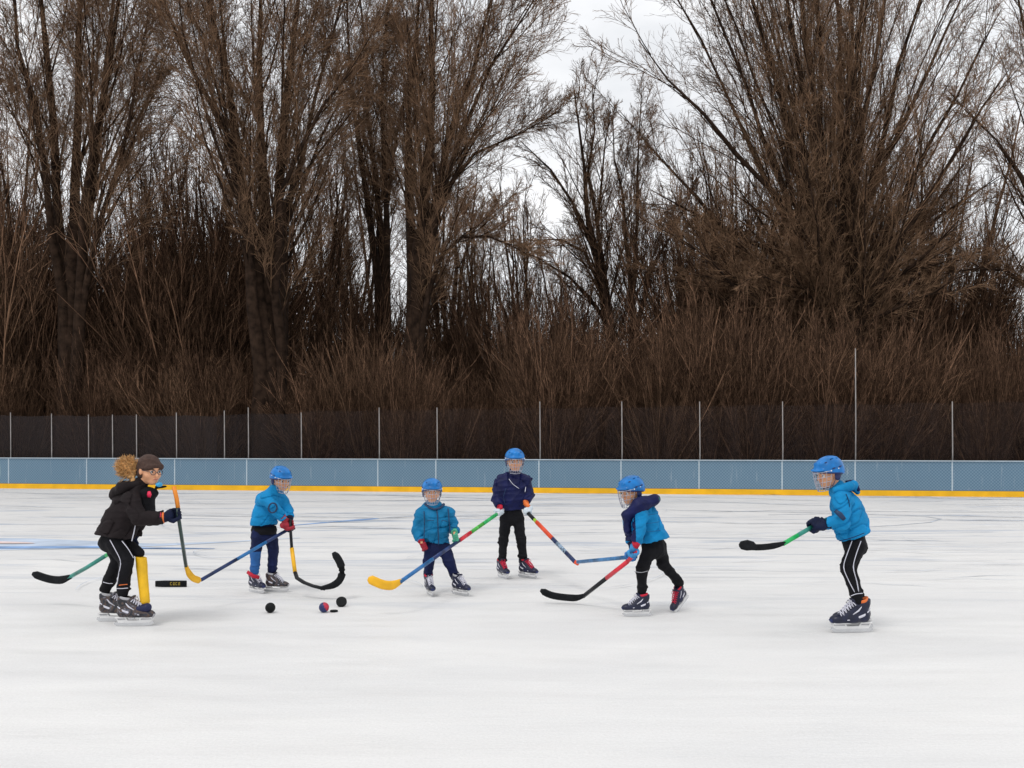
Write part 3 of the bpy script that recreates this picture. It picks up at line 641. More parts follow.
GLN = mat('dark_blue_glove', (.004, .008, .032, 1), .7, .3, 20, .4, 60, spec=.2); GLR = mat('red_glove', (.30, .010, .025, 1), .6, .25, 20, .4, 60)
GLG = mat('green_glove', (.06, .36, .22, 1), .6, .2, 20); GLW = mat('pale_glove', (.55, .62, .68, 1), .6, .15, 20); ORANGE = mat('orange_cloth', (.72, .16, .03, 1), .6, .15, 20)
BOOTB = mat('navy_skate_boot', (.008, .011, .035, 1), .38, .4, 18, .2, 30, spec=.4); BOOTK = mat('scuffed_dark_skate_boot', (.05, .045, .055, 1), .35, .7, 26, .2, 30, spec=.5)
def patchy(m, cols, scale):
    nt = m.node_tree; tc = nt.nodes.new('ShaderNodeTexCoord'); nz = nt.nodes.new('ShaderNodeTexNoise'); nz.inputs['Scale'].default_value = scale; nz.inputs['Detail'].default_value = 3; nz.inputs['Distortion'].default_value = 1.2
    cr = nt.nodes.new('ShaderNodeValToRGB'); cr.color_ramp.interpolation = 'LINEAR'; e = cr.color_ramp.elements
    while len(e) < len(cols): e.new(.5)
    for i, (p, c) in enumerate(cols): e[i].position = p; e[i].color = c
    nt.links.new(tc.outputs['Object'], nz.inputs['Vector']); nt.links.new(nz.outputs['Fac'], cr.inputs[0]); nt.links.new(cr.outputs[0], nt.nodes['Principled BSDF'].inputs['Base Color'])
patchy(BOOTK, [(.36, (.006, .006, .009, 1)), (.47, (.02, .022, .035, 1)), (.54, (.10, .06, .04, 1)), (.60, (.02, .03, .06, 1)), (.68, (.25, .24, .26, 1))], 17)
ZIP = mat('dark_zip', (.005, .03, .09, 1), .5, .1)

def rot(yaw, pitch=0, roll=0):      # columns: right, forward, up.  yaw 0 looks away from the camera (+y)
    cy, sy = math.cos(yaw), math.sin(yaw); cp, sp_ = math.cos(pitch), math.sin(pitch); cr_, sr = math.cos(roll), math.sin(roll)
    Rz = np.array([[cy, -sy, 0], [sy, cy, 0], [0, 0, 1]]); Rx = np.array([[1, 0, 0], [0, cp, -sp_], [0, sp_, cp]]); Ry = np.array([[cr_, 0, sr], [0, 1, 0], [-sr, 0, cr_]])
    return Rz@Rx@Ry
def head_sdf(F, hc, R, s):
    r, f, u = R[:, 0], R[:, 1], R[:, 2]; A = R.T
    p = lambda a, b, c: hc+(r*a+f*b+u*c)*s
    F.ell(p(0, -.012, .025), A, (.073*s, .090*s, .083*s), .02)
    F.ell(p(0, .022, -.035), A, (.058*s, .062*s, .072*s), .03*s)
    F.ell(p(0, .052, -.082), A, (.030*s, .026*s, .022*s), .03*s)          # chin
    F.ell(p(0, .064, .022), A, (.050*s, .020*s, .014*s), .018*s)          # brow
    for q in (-1, 1):
        F.ell(p(.040*q, .045, -.030), A, (.026*s, .030*s, .026*s), .02*s)  # cheeks
        F.ell(p(.031*q, .094, .000), A, (.017*s, .014*s, .012*s), .010*s, True)
        F.ell(p(.074*q, -.008, -.008), A, (.011*s, .020*s, .032*s), .006*s)   # ears
    F.cone(p(0, .078, .008), p(0, .100, -.026), .007*s, .012*s, .008*s)
    F.ell(p(0, .083, -.056), A, (.024*s, .012*s, .010*s), .008*s)
    F.ell(p(0, .094, -.056), A, (.018*s, .006*s, .002*s), .003*s, True)
def face_parts(root, hc, R, s, hair):
    r, f, u = R[:, 0], R[:, 1], R[:, 2]; p = lambda a, b, c: hc+(r*a+f*b+u*c)*s
    for q in (-1, 1):
        m = MB(); m.sphere(p(.031*q, .074, .000), .0125*s, 10, 8); o = m.build('eye', EYEW, root)
        m = MB(); m.sphere(p(.031*q, .0815, .000), .0078*s, 8, 6); m.build('iris', EYED, o)
        m = MB(); m.sweep([p(.014*q, .084, .017), p(.032*q, .084, .023), p(.050*q, .072, .018)], [.003*s, .0048*s, .003*s], sides=6); m.build('eyebrow', hair, root)
    m = MB(); m.sweep([p(a, .0935-abs(a)*.28, -.056+abs(a)*.05) for a in (-.022, -.012, 0, .012, .022)], [.001, .0035*s, .005*s, .0035*s, .001], sides=6); m.build('lips', LIP, root)
def helmet(root, hc, R, s, shell=HELM, cage=CAGE, cut=.030, seed=0):
    r, f, u = R[:, 0], R[:, 1], R[:, 2]; A = R.T; p = lambda a, b, c: hc+(r*a+f*b+u*c)*s
    lo = np.array([-.13]*3)*s; F = Field(lo, -lo, .0036*max(s, .9)); E = np.eye(3); z = np.zeros(3)
    F.ell(np.array([0, -.010, .020])*s, E, (.098*s, .118*s, .104*s), 0); F.ell(np.array([0, -.012, .045])*s, E, (.088*s, .105*s, .076*s), .03*s)
    F.ell(np.array([0, -.045, -.004])*s, E, (.090*s, .078*s, .075*s), .02*s)
    for q in (-1, 0, 1):                                                        # raised ribs
        F.cone(np.array([.034*q, .080, .088])*s, np.array([.036*q, -.065, .100])*s, .010*s, .010*s, .02*s)
    F.ell(np.array([0, .095, .046])*s, E, (.07*s, .030*s, .010*s), .012*s)     # brow lip
    for q in (-1, 1):
        for t in (0, 1, 2): F.cone(np.array([.056*q, .055-.05*t, .108-.004*t])*s, np.array([.056*q, .032-.05*t, .112-.004*t])*s, .006*s, .006*s, .004*s, neg=True)
        F.cone(np.array([.101*q, .03, .042])*s, np.array([.098*q, -.06, .036])*s, .007*s, .006*s, .006*s, neg=True)
    F.plane(np.array([0, .10, cut-.002])*s, (0, .28, -1), .006*s)
    F.ell(np.array([0, .0, -.02])*s, E, (.081*s, .098*s, .10*s), .004*s, True)   # hollow
    o = F.build('helmet', shell, root, (R, hc))
    for q in (-1, 1):
        m = MB(); m.sphere((0, 0, 0), (.010*s, .028*s, .034*s), 12, 8); m.build('ear_guard', HELMD, o, xf=(R, p(.084*q, -.012, -.022)))
        m = MB(); m.sweep([p(.083*q, .005, -.035), p(.066*q, .035, -.085), p(.0, .072, -.108)], .0045*s, .002*s, sides=6); m.build('chin_strap', HELMD, o)
        for t in (0, 1): m = MB(); m.sphere(p(.094*q, .045-.07*t, .032), .006*s, 8, 6); m.build('bolt', WHITE, o)
    m = MB(); m.sweep([p(.099*math.sin(a), -.012+.121*math.cos(a), .030+.28*(.121*math.cos(a)-.112)) for a in np.linspace(-1.9, 1.9, 21)], .0045*s, .006*s, sides=6); m.build('rim', HELMD, o)
    m = MB()
    for k in (-1, 1):
        for t in (0, 1, 2): m.sphere((.058*k*s, (.050-.050*t)*s, (.1035-.002*t-(.006 if t != 1 else 0))*s), (.006*s, .014*s, .004*s), 10, 6)
        for t in (0, 1): m.sphere((.0975*k*s, (.02-.06*t)*s, .045*s), (.003*s, .016*s, .005*s), 10, 6)
    m.build('vent', HELMD, o, xf=(R, hc))
    # cage
    m = MB(); wr = .0021*s
    def cp(az, v):                    # v 0 at the brow, 1 under the chin
        z_ = .036-.150*v; k = 1-.10*v-.22*v**4; return p(.094*math.sin(az)*k, -.010+(.134*math.cos(az)+.010*v)*(1-.10*v**3), z_)
    for v in (.03, .30, .55, .80, 1.0): m.sweep([cp(a, v) for a in np.linspace(-1.28, 1.28, 15)*(1-.25*v**2)], wr*(1.5 if v in (.03, 1.0) else 1), sides=6)
    for a in np.linspace(-1.2, 1.2, 9): m.sweep([cp(a*(1-.25*v**2), v) for v in np.linspace(.0, 1, 9)], wr, sides=6)
    m.build('face_cage', cage, o)
    return o

def grooves(seed, amp):                     # creases: narrow valleys that wander across the cloth
    r = np.random.default_rng(seed); K = []
    for i in range(3):
        d = nrm(np.array([r.normal()*.5, r.normal()*.3, 1.0])) if i < 2 else nrm(r.normal(size=3)); K.append((d*r.uniform(24, 34), r.uniform(0, 6), nrm(r.normal(size=3))*13, r.uniform(0, 6), nrm(r.normal(size=3))*9, r.uniform(0, 6)))
    def fn(P):
        o = 0
        for k, a, k2, b, k3, c in K: o = o+(1-np.abs(np.sin(P@k+a+1.5*np.sin(P@k2+b))))**5*np.clip(np.sin(P@k3+c)+.35, 0, 1)
        return amp*o
    return fn
SKATE = {}
def skate_fields():
    F = Field((-.16, -.08, .03), (.19, .08, .32), .0045); y = (0, 1, 0)
    F.cone((-.075, 0, .105), (.02, 0, .098), .040, .040, .02, y, .95)
    F.cone((.0, 0, .098), (.105, 0, .090), .041, .034, .02, y, 1.1)
    F.ell((.118, 0, .088), np.eye(3), (.045, .040, .030), .015)
    F.cone((-.068, 0, .11), (-.058, 0, .205), .042, .045, .02, y, .9)
    F.cone((-.035, 0, .165), (.055, 0, .112), .042, .032, .025, y, .85)
    F.cone((-.098, 0, .18), (-.102, 0, .225), .014, .012, .02, y, 2.2)           # tendon guard
    F.cone((-.018, 0, .18), (.010, 0, .228), .014, .012, .015, y, 2.4)          # tongue
    F.plane((0, 0, .066), (0, 0, -1), .004); F.plane((-.05, 0, .222), (-.12, 0, 1), .01)
    F.ell((-.050, 0, .232), np.eye(3), (.036, .032, .03), .01, True)
    F.cone((-.06, -.06, .112), (.05, -.06, .10), .008, .008, .006, neg=True); F.cone((-.06, .06, .112), (.05, .06, .10), .008, .008, .006, neg=True)
    SKATE['boot'] = F.mesh('b')
skate_fields()
def skate(root, pos, yaw, pitch=0, s=1.0, boot=BOOTB, lace=LACE, collar=None, roll=0, trim=None):      # yaw: direction the toe points, 0 = +x
    R = rot(yaw, 0, 0)@np.array([[math.cos(pitch), 0, -math.sin(pitch)], [0, 1, 0], [math.sin(pitch), 0, math.cos(pitch)]])@np.array([[1, 0, 0], [0, math.cos(roll), -math.sin(roll)], [0, math.sin(roll), math.cos(roll)]])
    X = (R*s, np.asarray(pos, float))
    V, Q = SKATE['boot']; V = V@X[0].T+X[1]-base_of(root); o = link('skate', mesh_np('skate', V, Q), boot, root); PB[o.name] = base_of(root)
    m = MB()
    m.extrude([(-.125, .067), (-.115, .040), (-.105, .026), (.118, .026), (.140, .036), (.150, .055), (.140, .067), (.062, .067), (.046, .043), (-.036, .043), (-.052, .067)], -.011, .011)
    m.box((.085, 0, .064), (.12, .052, .010), None, .003); m.box((-.085, 0, .064), (.085, .046, .010), None, .003)
    h = m.build('blade_holder', WHITE, o, False, xf=X)
    m = MB(); m.extrude([(-.135, .030), (-.140, .014), (-.120, .002), (-.06, 0), (.09, 0), (.135, .006), (.158, .024), (.150, .036), (-.10, .030)], -.0025, .0025); m.build('blade', STEEL, o, False, xf=X)
    m = MB(); m.extrude([(-.112, .058), (-.060, .058), (-.048, .048), (-.105, .046)], -.0125, .0125); m.extrude([(.066, .058), (.135, .058), (.142, .050), (.060, .046)], -.0125, .0125); m.build('holder_stripe', GREYP, o, False, xf=X)
    m = MB()
    P0, P1 = np.array([.098, 0, .112]), np.array([.004, 0, .196])
    for i in range(7):
        t = i/6; c = P0+(P1-P0)*t+np.array([.004, 0, .004+.010*math.sin(t*PI)]); w_ = .026+.008*t
        for q in (-1, 1):
            m.sweep([c+np.array([-.012, -w_*q, -.016]), c+np.array([-.002, -w_*.6*q, -.002]), c+np.array([.002, 0, .004]), c+np.array([.010, w_*.6*q, -.006]), c+np.array([.008, w_*q, -.022])], .0045, sides=5)
    for q in (-1, 1):
        m.sweep([P1+np.array([.004, 0, .01]), P1+np.array([.02, .022*q, .018]), P1+np.array([.028, .034*q, -.004]), P1+np.array([.014, .016*q, -.004]), P1+np.array([.03, .028*q, -.032])], .004, sides=5)
    m.build('laces', lace, o, xf=X)
    m = MB(); m.sweep([(-.094+.046*(1-math.cos(a))*.9, .040*math.sin(a), .210+.008*math.cos(a)) for a in np.linspace(-2.6, 2.6, 15)], .006, .011, sides=8)
    m.build('cuff', collar or GREYP, o, xf=X)
    m = MB()
    for k in (-1, 1):
        m.sweep([(-.105, .030*k, .150), (-.060, .0405*k, .118), (.0, .0415*k, .098), (.06, .0415*k, .088)], [.0012, .003, .003, .001], [.003, .009, .008, .003], sides=6)
        m.sweep([(-.045, .0395*k, .180), (-.02, .040*k, .150), (.02, .040*k, .125)], [.001, .003, .001], [.003, .006, .003], sides=6)
    m.build('side_trim', trim or LACE, o, xf=X)
    m = MB(); m.sweep([(.150, .0, .070), (.158, 0, .085), (.150, 0, .104)], [.022, .024, .014], [.006, .008, .005], sides=8, up=(1, 0, 0)); m.build('toe_cap', GREYP if boot is BOOTK else HELMD, o, xf=X)
    return o
def glove(root, wrist, elbow, hand, axis, m_, cuffm, s=1.0, bare=False, Rg=.020):
    """a gloved hand closed round a shaft that runs through `hand` along `axis`"""
    wrist, hand, axis, elbow = [np.asarray(v, float) for v in (wrist, hand, axis, elbow)]; axis = nrm(axis)
    e1 = wrist-hand; e1 = nrm(e1-axis*(e1@axis)); e2 = np.cross(axis, e1)
    m = .16*s; F = Field(hand-m, hand+m, .0035 if bare else .0042)
    k = .8 if bare else 1.0; rf = (.0085 if bare else .0125)*s; R0 = Rg*s+rf*.8
    pc = hand+e1*(R0+.012*s); 
    F.cone(pc-axis*.024*s*k, pc+axis*.024*s*k, .021*s*k, .021*s*k, .01, e2, 1.0)
    F.cone(pc+e1*.002, pc+e1*.035*s, .030*s*k, .026*s*k, .02*s, axis, 1.1)
    for i in range(4):
        c = hand+axis*(i-1.5)*.0215*s*k; Lf = [2.9, 3.35, 3.2, 2.7][i]; n = 5
        pts = [c+(e1*math.cos(.55+Lf*t)+e2*math.sin(.55+Lf*t))*(R0*(1.25-.25*t)) for t in np.linspace(0, 1, n)]
        pts.insert(0, pc+axis*(i-1.5)*.018*s*k+e2*.010*s)
        for a, b_, q in zip(pts[:-1], pts[1:], np.linspace(1.12, .82, n)): F.cone(a, b_, rf*q*1.02, rf*q, .0035)
    tb = pc+axis*.034*s*k
    tp = [tb-e2*.006*s, hand+axis*.040*s*k+(e1*math.cos(-.9)+e2*math.sin(-.9))*R0*1.25, hand+axis*.030*s*k+(e1*math.cos(-1.9)+e2*math.sin(-1.9))*R0*1.12, hand+axis*.022*s*k+(e1*math.cos(-2.7)+e2*math.sin(-2.7))*R0*1.05]
    for a, b_, q in zip(tp[:-1], tp[1:], (1.25, 1.15, 1.0)): F.cone(a, b_, rf*q*1.1, rf*q, .005)
    o = F.build('hand' if bare else 'glove', SKIN if bare else m_, root)
    if cuffm is not None:
        d = nrm(elbow-wrist); q = MB(); q.sweep([pc+e1*.02*s, wrist, wrist+d*.02*s, wrist+d*.045*s], np.array([.026, .033, .040, .044])*s*k, sides=14, up=axis); q.build('glove_cuff', cuffm, o if not bare else root)
    return o
def stripe(parent, pts, m_, w_=.007, name='stripe', th=.003):
    pts = resample(pts, np.ones(len(pts)), max(8, len(pts)*3))[0]; q = MB(); q.sweep(pts, w_, th, sides=6); return q.build(name, m_, parent)

def person(J, o):
    """J: joints in the world (metres); o: look"""
    root = empty('person', J['base']); tag(root, o['label'], 'child', o.get('group', 'children playing ice hockey'))
    s = o.get('s', 1.0); hs = o['hs']; R = J['headR']; hc = J['head']; g = lambda k: np.asarray(J[k], float)
    chest, pelvis, neck = g('chest'), g('pelvis'), g('neck'); wid = g('shR')-g('shL'); wid = nrm(wid); hw = nrm(g('hipR')-g('hipL'))
    allp = np.array([v for k, v in J.items() if k not in ('headR', 'hemn') and np.ndim(v) == 1]); lo = allp.min(0)-.17; hi = allp.max(0)+.2
    lo[2] = min(lo[2], 0)
    # ---- the body, one surface
    F = Field(lo, hi, .0058)
    F.cone(pelvis, chest, .062*s, .080*s, .02, wid, 1.25); F.cone(chest, neck, .075*s, .045*s, .03, wid, 1.3)
    F.cone(neck, hc+R[:, 2]*-.04*hs+R[:, 1]*-.015*hs, .038*s, .040*s, .02)
    for q in 'LR':
        F.cone(g('sh'+q), g('el'+q), .040*s, .032*s, .025); F.cone(g('el'+q), g('wr'+q), .031*s, .014*s, .015); F.ell(g('wr'+q), np.eye(3), (.015*s,)*3, .01)
        F.cone(g('hip'+q), g('kn'+q), .048*s, .038*s, .02); F.cone(g('kn'+q), g('an'+q), .037*s, .028*s, .015)
    head_sdf(F, hc, R, hs)
    F.build('body', SKIN, root); face_parts(root, hc, R, hs, o.get('hair', HAIRD))
    # ---- trousers
    lo2 = lo.copy(); hi2 = hi.copy(); hi2[2] = pelvis[2]+.16
    F = Field(lo2, hi2, .0062); tk = o.get('tk', 1.0)
    F.cone(pelvis-nrm(chest-pelvis)*.02, pelvis+nrm(chest-pelvis)*.10, .096*s, .088*s, .05, hw, 1.2)
    for q in 'LR':
        hp, kn, an = g('hip'+q), g('kn'+q), g('an'+q); F.cone(hp, kn, .078*s*tk, .062*s*tk, .028); F.cone(kn, an, .060*s*tk, o.get('cuffr', .050)*s*tk, .018)
    for q in 'LR':
        hp, kn, an = g('hip'+q), g('kn'+q), g('an'+q); sd_ = nrm(an-kn)
        sl, P = F.sub(an+sd_*.10-.12, an+sd_*.10+.12); d = np.maximum((P-(an+sd_*.035))@(-sd_), np.linalg.norm(P-an, axis=-1)-.13)
        keep = ((P-(an+sd_*.035))@sd_); near_ = np.linalg.norm(P-(an+sd_*.05), axis=-1) < .11
        F.D[sl] = np.where(near_, np.maximum(F.D[sl], keep), F.D[sl]).astype(np.float32)
        for j, (t, L_) in enumerate(((.88, .03), (.72, .025), (.12, .03), (-.1, .03))):          # bunched cloth at ankle and knee
            c = kn+(an-kn)*t; rad = (.057-.008*max(t, 0))*s*tk
            F.ell(c+np.array([.012*math.sin(j*2+t), .01*math.cos(j*3), 0]), np.eye(3), (rad, rad, .010), .02)
    F.disp(folds(o['seed'], .012*s, 26))
    tr = F.build('trousers', o['tm'], root)
    for pts, mm, wd in o.get('stripes', lambda J: [])(J): stripe(tr, pts, mm, wd)
    # ---- jacket
    jk = o.get('jk', 1.0); lo3 = lo.copy(); lo3[2] = pelvis[2]-.2; hi3 = hi.copy(); hi3[2] = min(hi[2], neck[2]+.16)
    F = Field(lo3, hi3, .0056); hem = g('hem'); sp_ = nrm(chest-pelvis); fw = nrm(np.cross(np.array([0, 0, 1]), wid)) 
    F.cone(hem, (hem+chest)/2, o.get('hemr', .118)*s*jk, .122*s*jk, .03, wid, o.get('jw', 1.25)); F.cone((hem+chest)/2, chest, .122*s*jk, .110*s*jk, .04, wid, o.get('jw', 1.25))
    F.cone(chest, neck, .104*s*jk, .062*s, .05, wid, 1.35)
    for bl in o.get('blobs', lambda J: [])(J): F.ell(*bl)
    for q in 'LR': F.cone(neck-sp_*.01, g('sh'+q)+(neck-g('sh'+q))*.12, .050*s, .060*s*jk, .05)
    for q in 'LR':
        F.cone(g('sh'+q), g('el'+q), .066*s*jk, .058*s*jk, .022); F.cone(g('el'+q), g('wr'+q)+nrm(g('el'+q)-g('wr'+q))*.03*s, .057*s*jk, .044*s*jk, .012)
        a, b_ = g('el'+q), g('wr'+q)
        for t in (.35, .65, .9):
            c = a+(b_-a)*t; F.cone(c, c+(b_-a)*.01, (.060-.010*t)*s*jk, (.060-.010*t)*s*jk, .010)
        d = nrm(b_-a)
        sl, P = F.sub(b_-.1, b_+.1); near_ = np.linalg.norm(P-(b_+d*.03), axis=-1) < .075
        F.D[sl] = np.where(near_, np.maximum(F.D[sl], (P-(b_-d*.018))@d), F.D[sl]).astype(np.float32)
    F.cone(neck-sp_*.01, neck+nrm(hc-neck)*.035*s, .062*s, .056*s, .03)                      # collar
    if 'hemn' in J: F.plane(hem, J['hemn'], .012)
    else: F.plane(hem-sp_*.035, -sp_, .014)
    # quilting along the trunk and crumples everywhere
    qa = o.get('quilt', .004)
    def quilt(P):
        h_ = (P-hem)@sp_; wv = .012*np.sin(P[..., 0]*14+P[..., 1]*9)
        rad = np.linalg.norm((P-hem)-h_[..., None]*sp_, axis=-1)
        return qa*np.clip(np.abs(np.sin((h_+wv)*PI/.085))**.5*-1+.75, -.3, 1)*(rad < .24)
    F.disp(quilt); F.disp(grooves(o['seed']+40, o.get('groove', .016)*s)); F.disp(folds(o['seed']+9, o.get('fold', .0105)*1.7*s, 19))
    if 'jslot' in o: mats_ = [o['jm']]+o['jslot'][0]
    jo = F.build('jacket', o['jm'], root)
    if 'jslot' in o:
        for mm in o['jslot'][0]: jo.data.materials.append(mm)
        me = jo.data; c = np.zeros(len(me.polygons)*3, np.float32); me.polygons.foreach_get('center', c); c = c.reshape(-1, 3)+base_of(root)
        me.polygons.foreach_set('material_index', o['jslot'][1](c, J).astype(np.int32))
    if 'extra' in o: o['extra'](root, jo, tr, J)
    return root, jo, tr

def surf(P, ppm_pts): return [W(*q) for q in ppm_pts]
def stick(label, parts, cat='hockey stick', name='hockey_stick'):
    """parts: (name, points, half width, half height, material, power)"""
    p0 = np.asarray(parts[0][1][0], float); root = empty(name, p0); tag(root, label, cat, 'hockey sticks')
    for nm, pts, w_, h_, mm, sd_ in parts:
        pts = np.asarray(pts, float)
        if nm == 'blade': 
            n = 14; pts2, _ = resample(pts, np.ones(len(pts)), n); t = np.linspace(0, 1, n); hh = h_*np.minimum(1, .55+1.6*t)*np.where(t > .9, np.sqrt(np.clip(1-((t-.9)/.11)**2, .05, 1)), 1)
            q = MB(); q.sweep(pts2, w_, hh, sides=10, power=.6)
        else:
            q = MB(); q.sweep(pts, w_, h_, sides=8, power=.45, up=(0, .3, 1))
        o = q.build(nm, mm, root)
    return root
GRIP = mat('black_grip_tape', (.012, .013, .018, 1), .6, .4, 30, .6, 90); BLK = mat('black_composite', (.009, .010, .013, 1), .4, .3, 20, spec=.25); BLTAPE = mat('black_blade_tape', (.009, .010, .012, 1), .8, .4, 30, .8, 60, spec=.15)
GRN = mat('green_stick_paint', (.015, .40, .10, 1), .35, .25, 14); TEAL = mat('teal_stick_paint', (.02, .20, .16, 1), .35, .5, 9); YEL = mat('yellow_stick_paint', (.80, .42, .01, 1), .45, .12, 10)
RED = mat('red_stick_paint', (.62, .02, .04, 1), .35, .15, 12); REDO = mat('orange_red_stick_paint', (.70, .07, .02, 1), .4, .15, 12); ORG = mat('orange_stick_paint', (.75, .24, .02, 1), .45, .15, 12)
BLU = mat('blue_stick_paint', (.02, .14, .36, 1), .35, .4, 9); NVY = mat('navy_stick_paint', (.012, .03, .11, 1), .35, .5, 9); LIME = mat('lime_stick_paint', (.30, .55, .03, 1), .4, .3, 12); WHS = mat('white_stick_paint', (.62, .66, .70, 1), .4, .1)

# ---------------------------------------------------------------- 6: boy on the right, facing left
Y = 7.86; Wq = lambda x, y, d=0.: W(x, y, Y+d)
hR = rot(math.radians(112), math.radians(-14))
J = dict(base=(W(848, 0, Y)[0], Y, 0), head=Wq(828.5, 473, -.01), headR=hR, neck=Wq(839, 491), chest=Wq(846.5, 507), pelvis=Wq(854.5, 543),
  shL=Wq(841, 500, -.13), shR=Wq(845, 499, .14), elL=Wq(843, 522, -.19), wrL=Wq(824, 523.5, -.155), elR=Wq(838, 521, .16), wrR=Wq(822, 525, .05),
  hipL=Wq(856.5, 545, -.07), knL=Wq(847, 568, -.09), anL=Wq(857.5, 600, -.075), hipR=Wq(858, 545, .07), knR=Wq(849.5, 567, .06), anR=Wq(858.5, 598, .07), hem=Wq(853.5, 537), hemn=np.array([.36, 0, -1.0]))
def ex6(root, jo, tr, J):
    helmet(root, J['head'], J['headR'], 1.03)
    # hair at the nape
    r, f, u = [J['headR'][:, i] for i in range(3)]; F = Field(J['head']-.15, J['head']+.15, .005)
    F.ell(J['head']-f*.030-u*.005, J['headR'].T, (.078, .078, .075), .01); F.ell(J['head']+f*.075-u*.03, J['headR'].T, (.1, .08, .12), .01, True); F.disp(folds(3, .006, 60)); F.build('hair', HAIRD, root)
    skate(root, np.array([W(853, 0, 7.79)[0], 7.79, .002]), math.radians(188), 0, 1.17, BOOTB, LACE, ORANGE)
    skate(root, np.array([W(854.5, 0, 7.94)[0], 7.94, .002]), math.radians(187), 0, 1.12, BOOTB, LACE, ORANGE)
    glove(root, J['wrL'], J['elL'], Wq(814.5, 524.5, -.13), W(782, 544, 7.6)-Wq(812, 527, -.13), GLN, GLN, 1.12)
    glove(root, J['wrR'], J['elR'], Wq(818.5, 523.2, -.02), W(782, 544, 7.6)-Wq(812, 527, -.13), GLN, GLN, 1.05)
    # dark patch round the near elbow
    q = MB(); a = J['shL']+(J['elL']-J['shL'])*.80; b_ = J['elL']+np.array([-.01, 0, .0]); 
    q.sweep([Wq(835, 510.5, -.245), Wq(840, 514.5, -.262), Wq(844.5, 519.5, -.262)], [.014, .022, .016], .010, sides=8, up=(0, 1, 0)); q.build('elbow_patch', ZIP, jo)
    # lowered hood
    F = Field(Wq(852, 490)-.2, Wq(852, 490)+.2, .006); F.cone(Wq(836, 490, -.10), Wq(850, 486, -.07), .030, .040, .03); F.cone(Wq(853, 485, -.02), Wq(853, 486, .06), .036, .032, .03); F.cone(Wq(853, 486, 0), Wq(857.5, 492, 0), .034, .022, .03, (0, 1, 0), 1.6)
    F.disp(folds(8, .006, 30)); F.build('hood', BLUEJ, jo)
    q = MB(); q.sweep([Wq(846, 482, -.03), Wq(852, 481, -.02), Wq(857, 485, -.03), Wq(859, 491, -.05)], .012, .012, sides=8); q.build('hood_lining', NAVYJ, jo)
    stripe(jo, [Wq(839, 540.8, -.165), Wq(846, 539.6, -.20), Wq(856, 536.5, -.20), Wq(864, 533, -.165)], NAVYJ, .005, 'hem_seam')
    stripe(jo, [Wq(846, 494, -.175), Wq(849.5, 502, -.19), Wq(849, 512, -.195), Wq(846, 519, -.195)], NAVYJ, .004, 'armhole_seam')
    stripe(tr, [Wq(850.8, 596, -.145), Wq(856, 593.8, -.15), Wq(862.5, 593.3, -.12)], LACE, .005, 'ankle_stripe')
def st6(J):
    out = []
    for dx, dk in ((-2.5, -3.5), (6.5, 6.5)):
        out.append(([Wq(853+dx+1.5, 541, -.150), Wq(850+dx, 553, -.160), Wq(846+dk, 567, -.153), Wq(852+dk*.8, 582, -.145), Wq(856+dk*.4, 592, -.128)], LACE, .0045))
    return out
person(J, dict(label='boy in a blue jacket alone at the right, facing left with his stick held out', seed=6, s=1.0, hs=1.03, jm=BLUEJ, tm=BLACKT, jk=1.06, hemr=.128, jw=1.1, tk=.92, extra=ex6, stripes=st6, fold=.008))
a_, h_, e_ = Wq(828, 519, .02), Wq(812, 527, -.13), W(783, 544, 7.55)
stick('green-shafted hockey stick with black blade held in the air by the boy at right', [
  ('shaft', [a_, h_, h_+(e_-h_)*.5], .013, .016, TEAL, 0), ('shaft', [h_+(e_-h_)*.5, e_], .013, .016, GRN, 0),
  ('blade', [e_+(h_-e_)*.06, W(776, 545.6, 7.5), W(766, 547, 7.45), W(755, 547.6, 7.42), W(740, 545.5, 7.42)], .012, .024, BLTAPE, 0),
  ('blade_tip', [W(757, 547, 7.41), W(753, 546, 7.41), W(747, 545.2, 7.41), W(741, 545.3, 7.41), W(739, 545.6, 7.41)], [.008, .016, .020, .016, .005], [.010, .032, .040, .030, .01], BLTAPE, 0)])

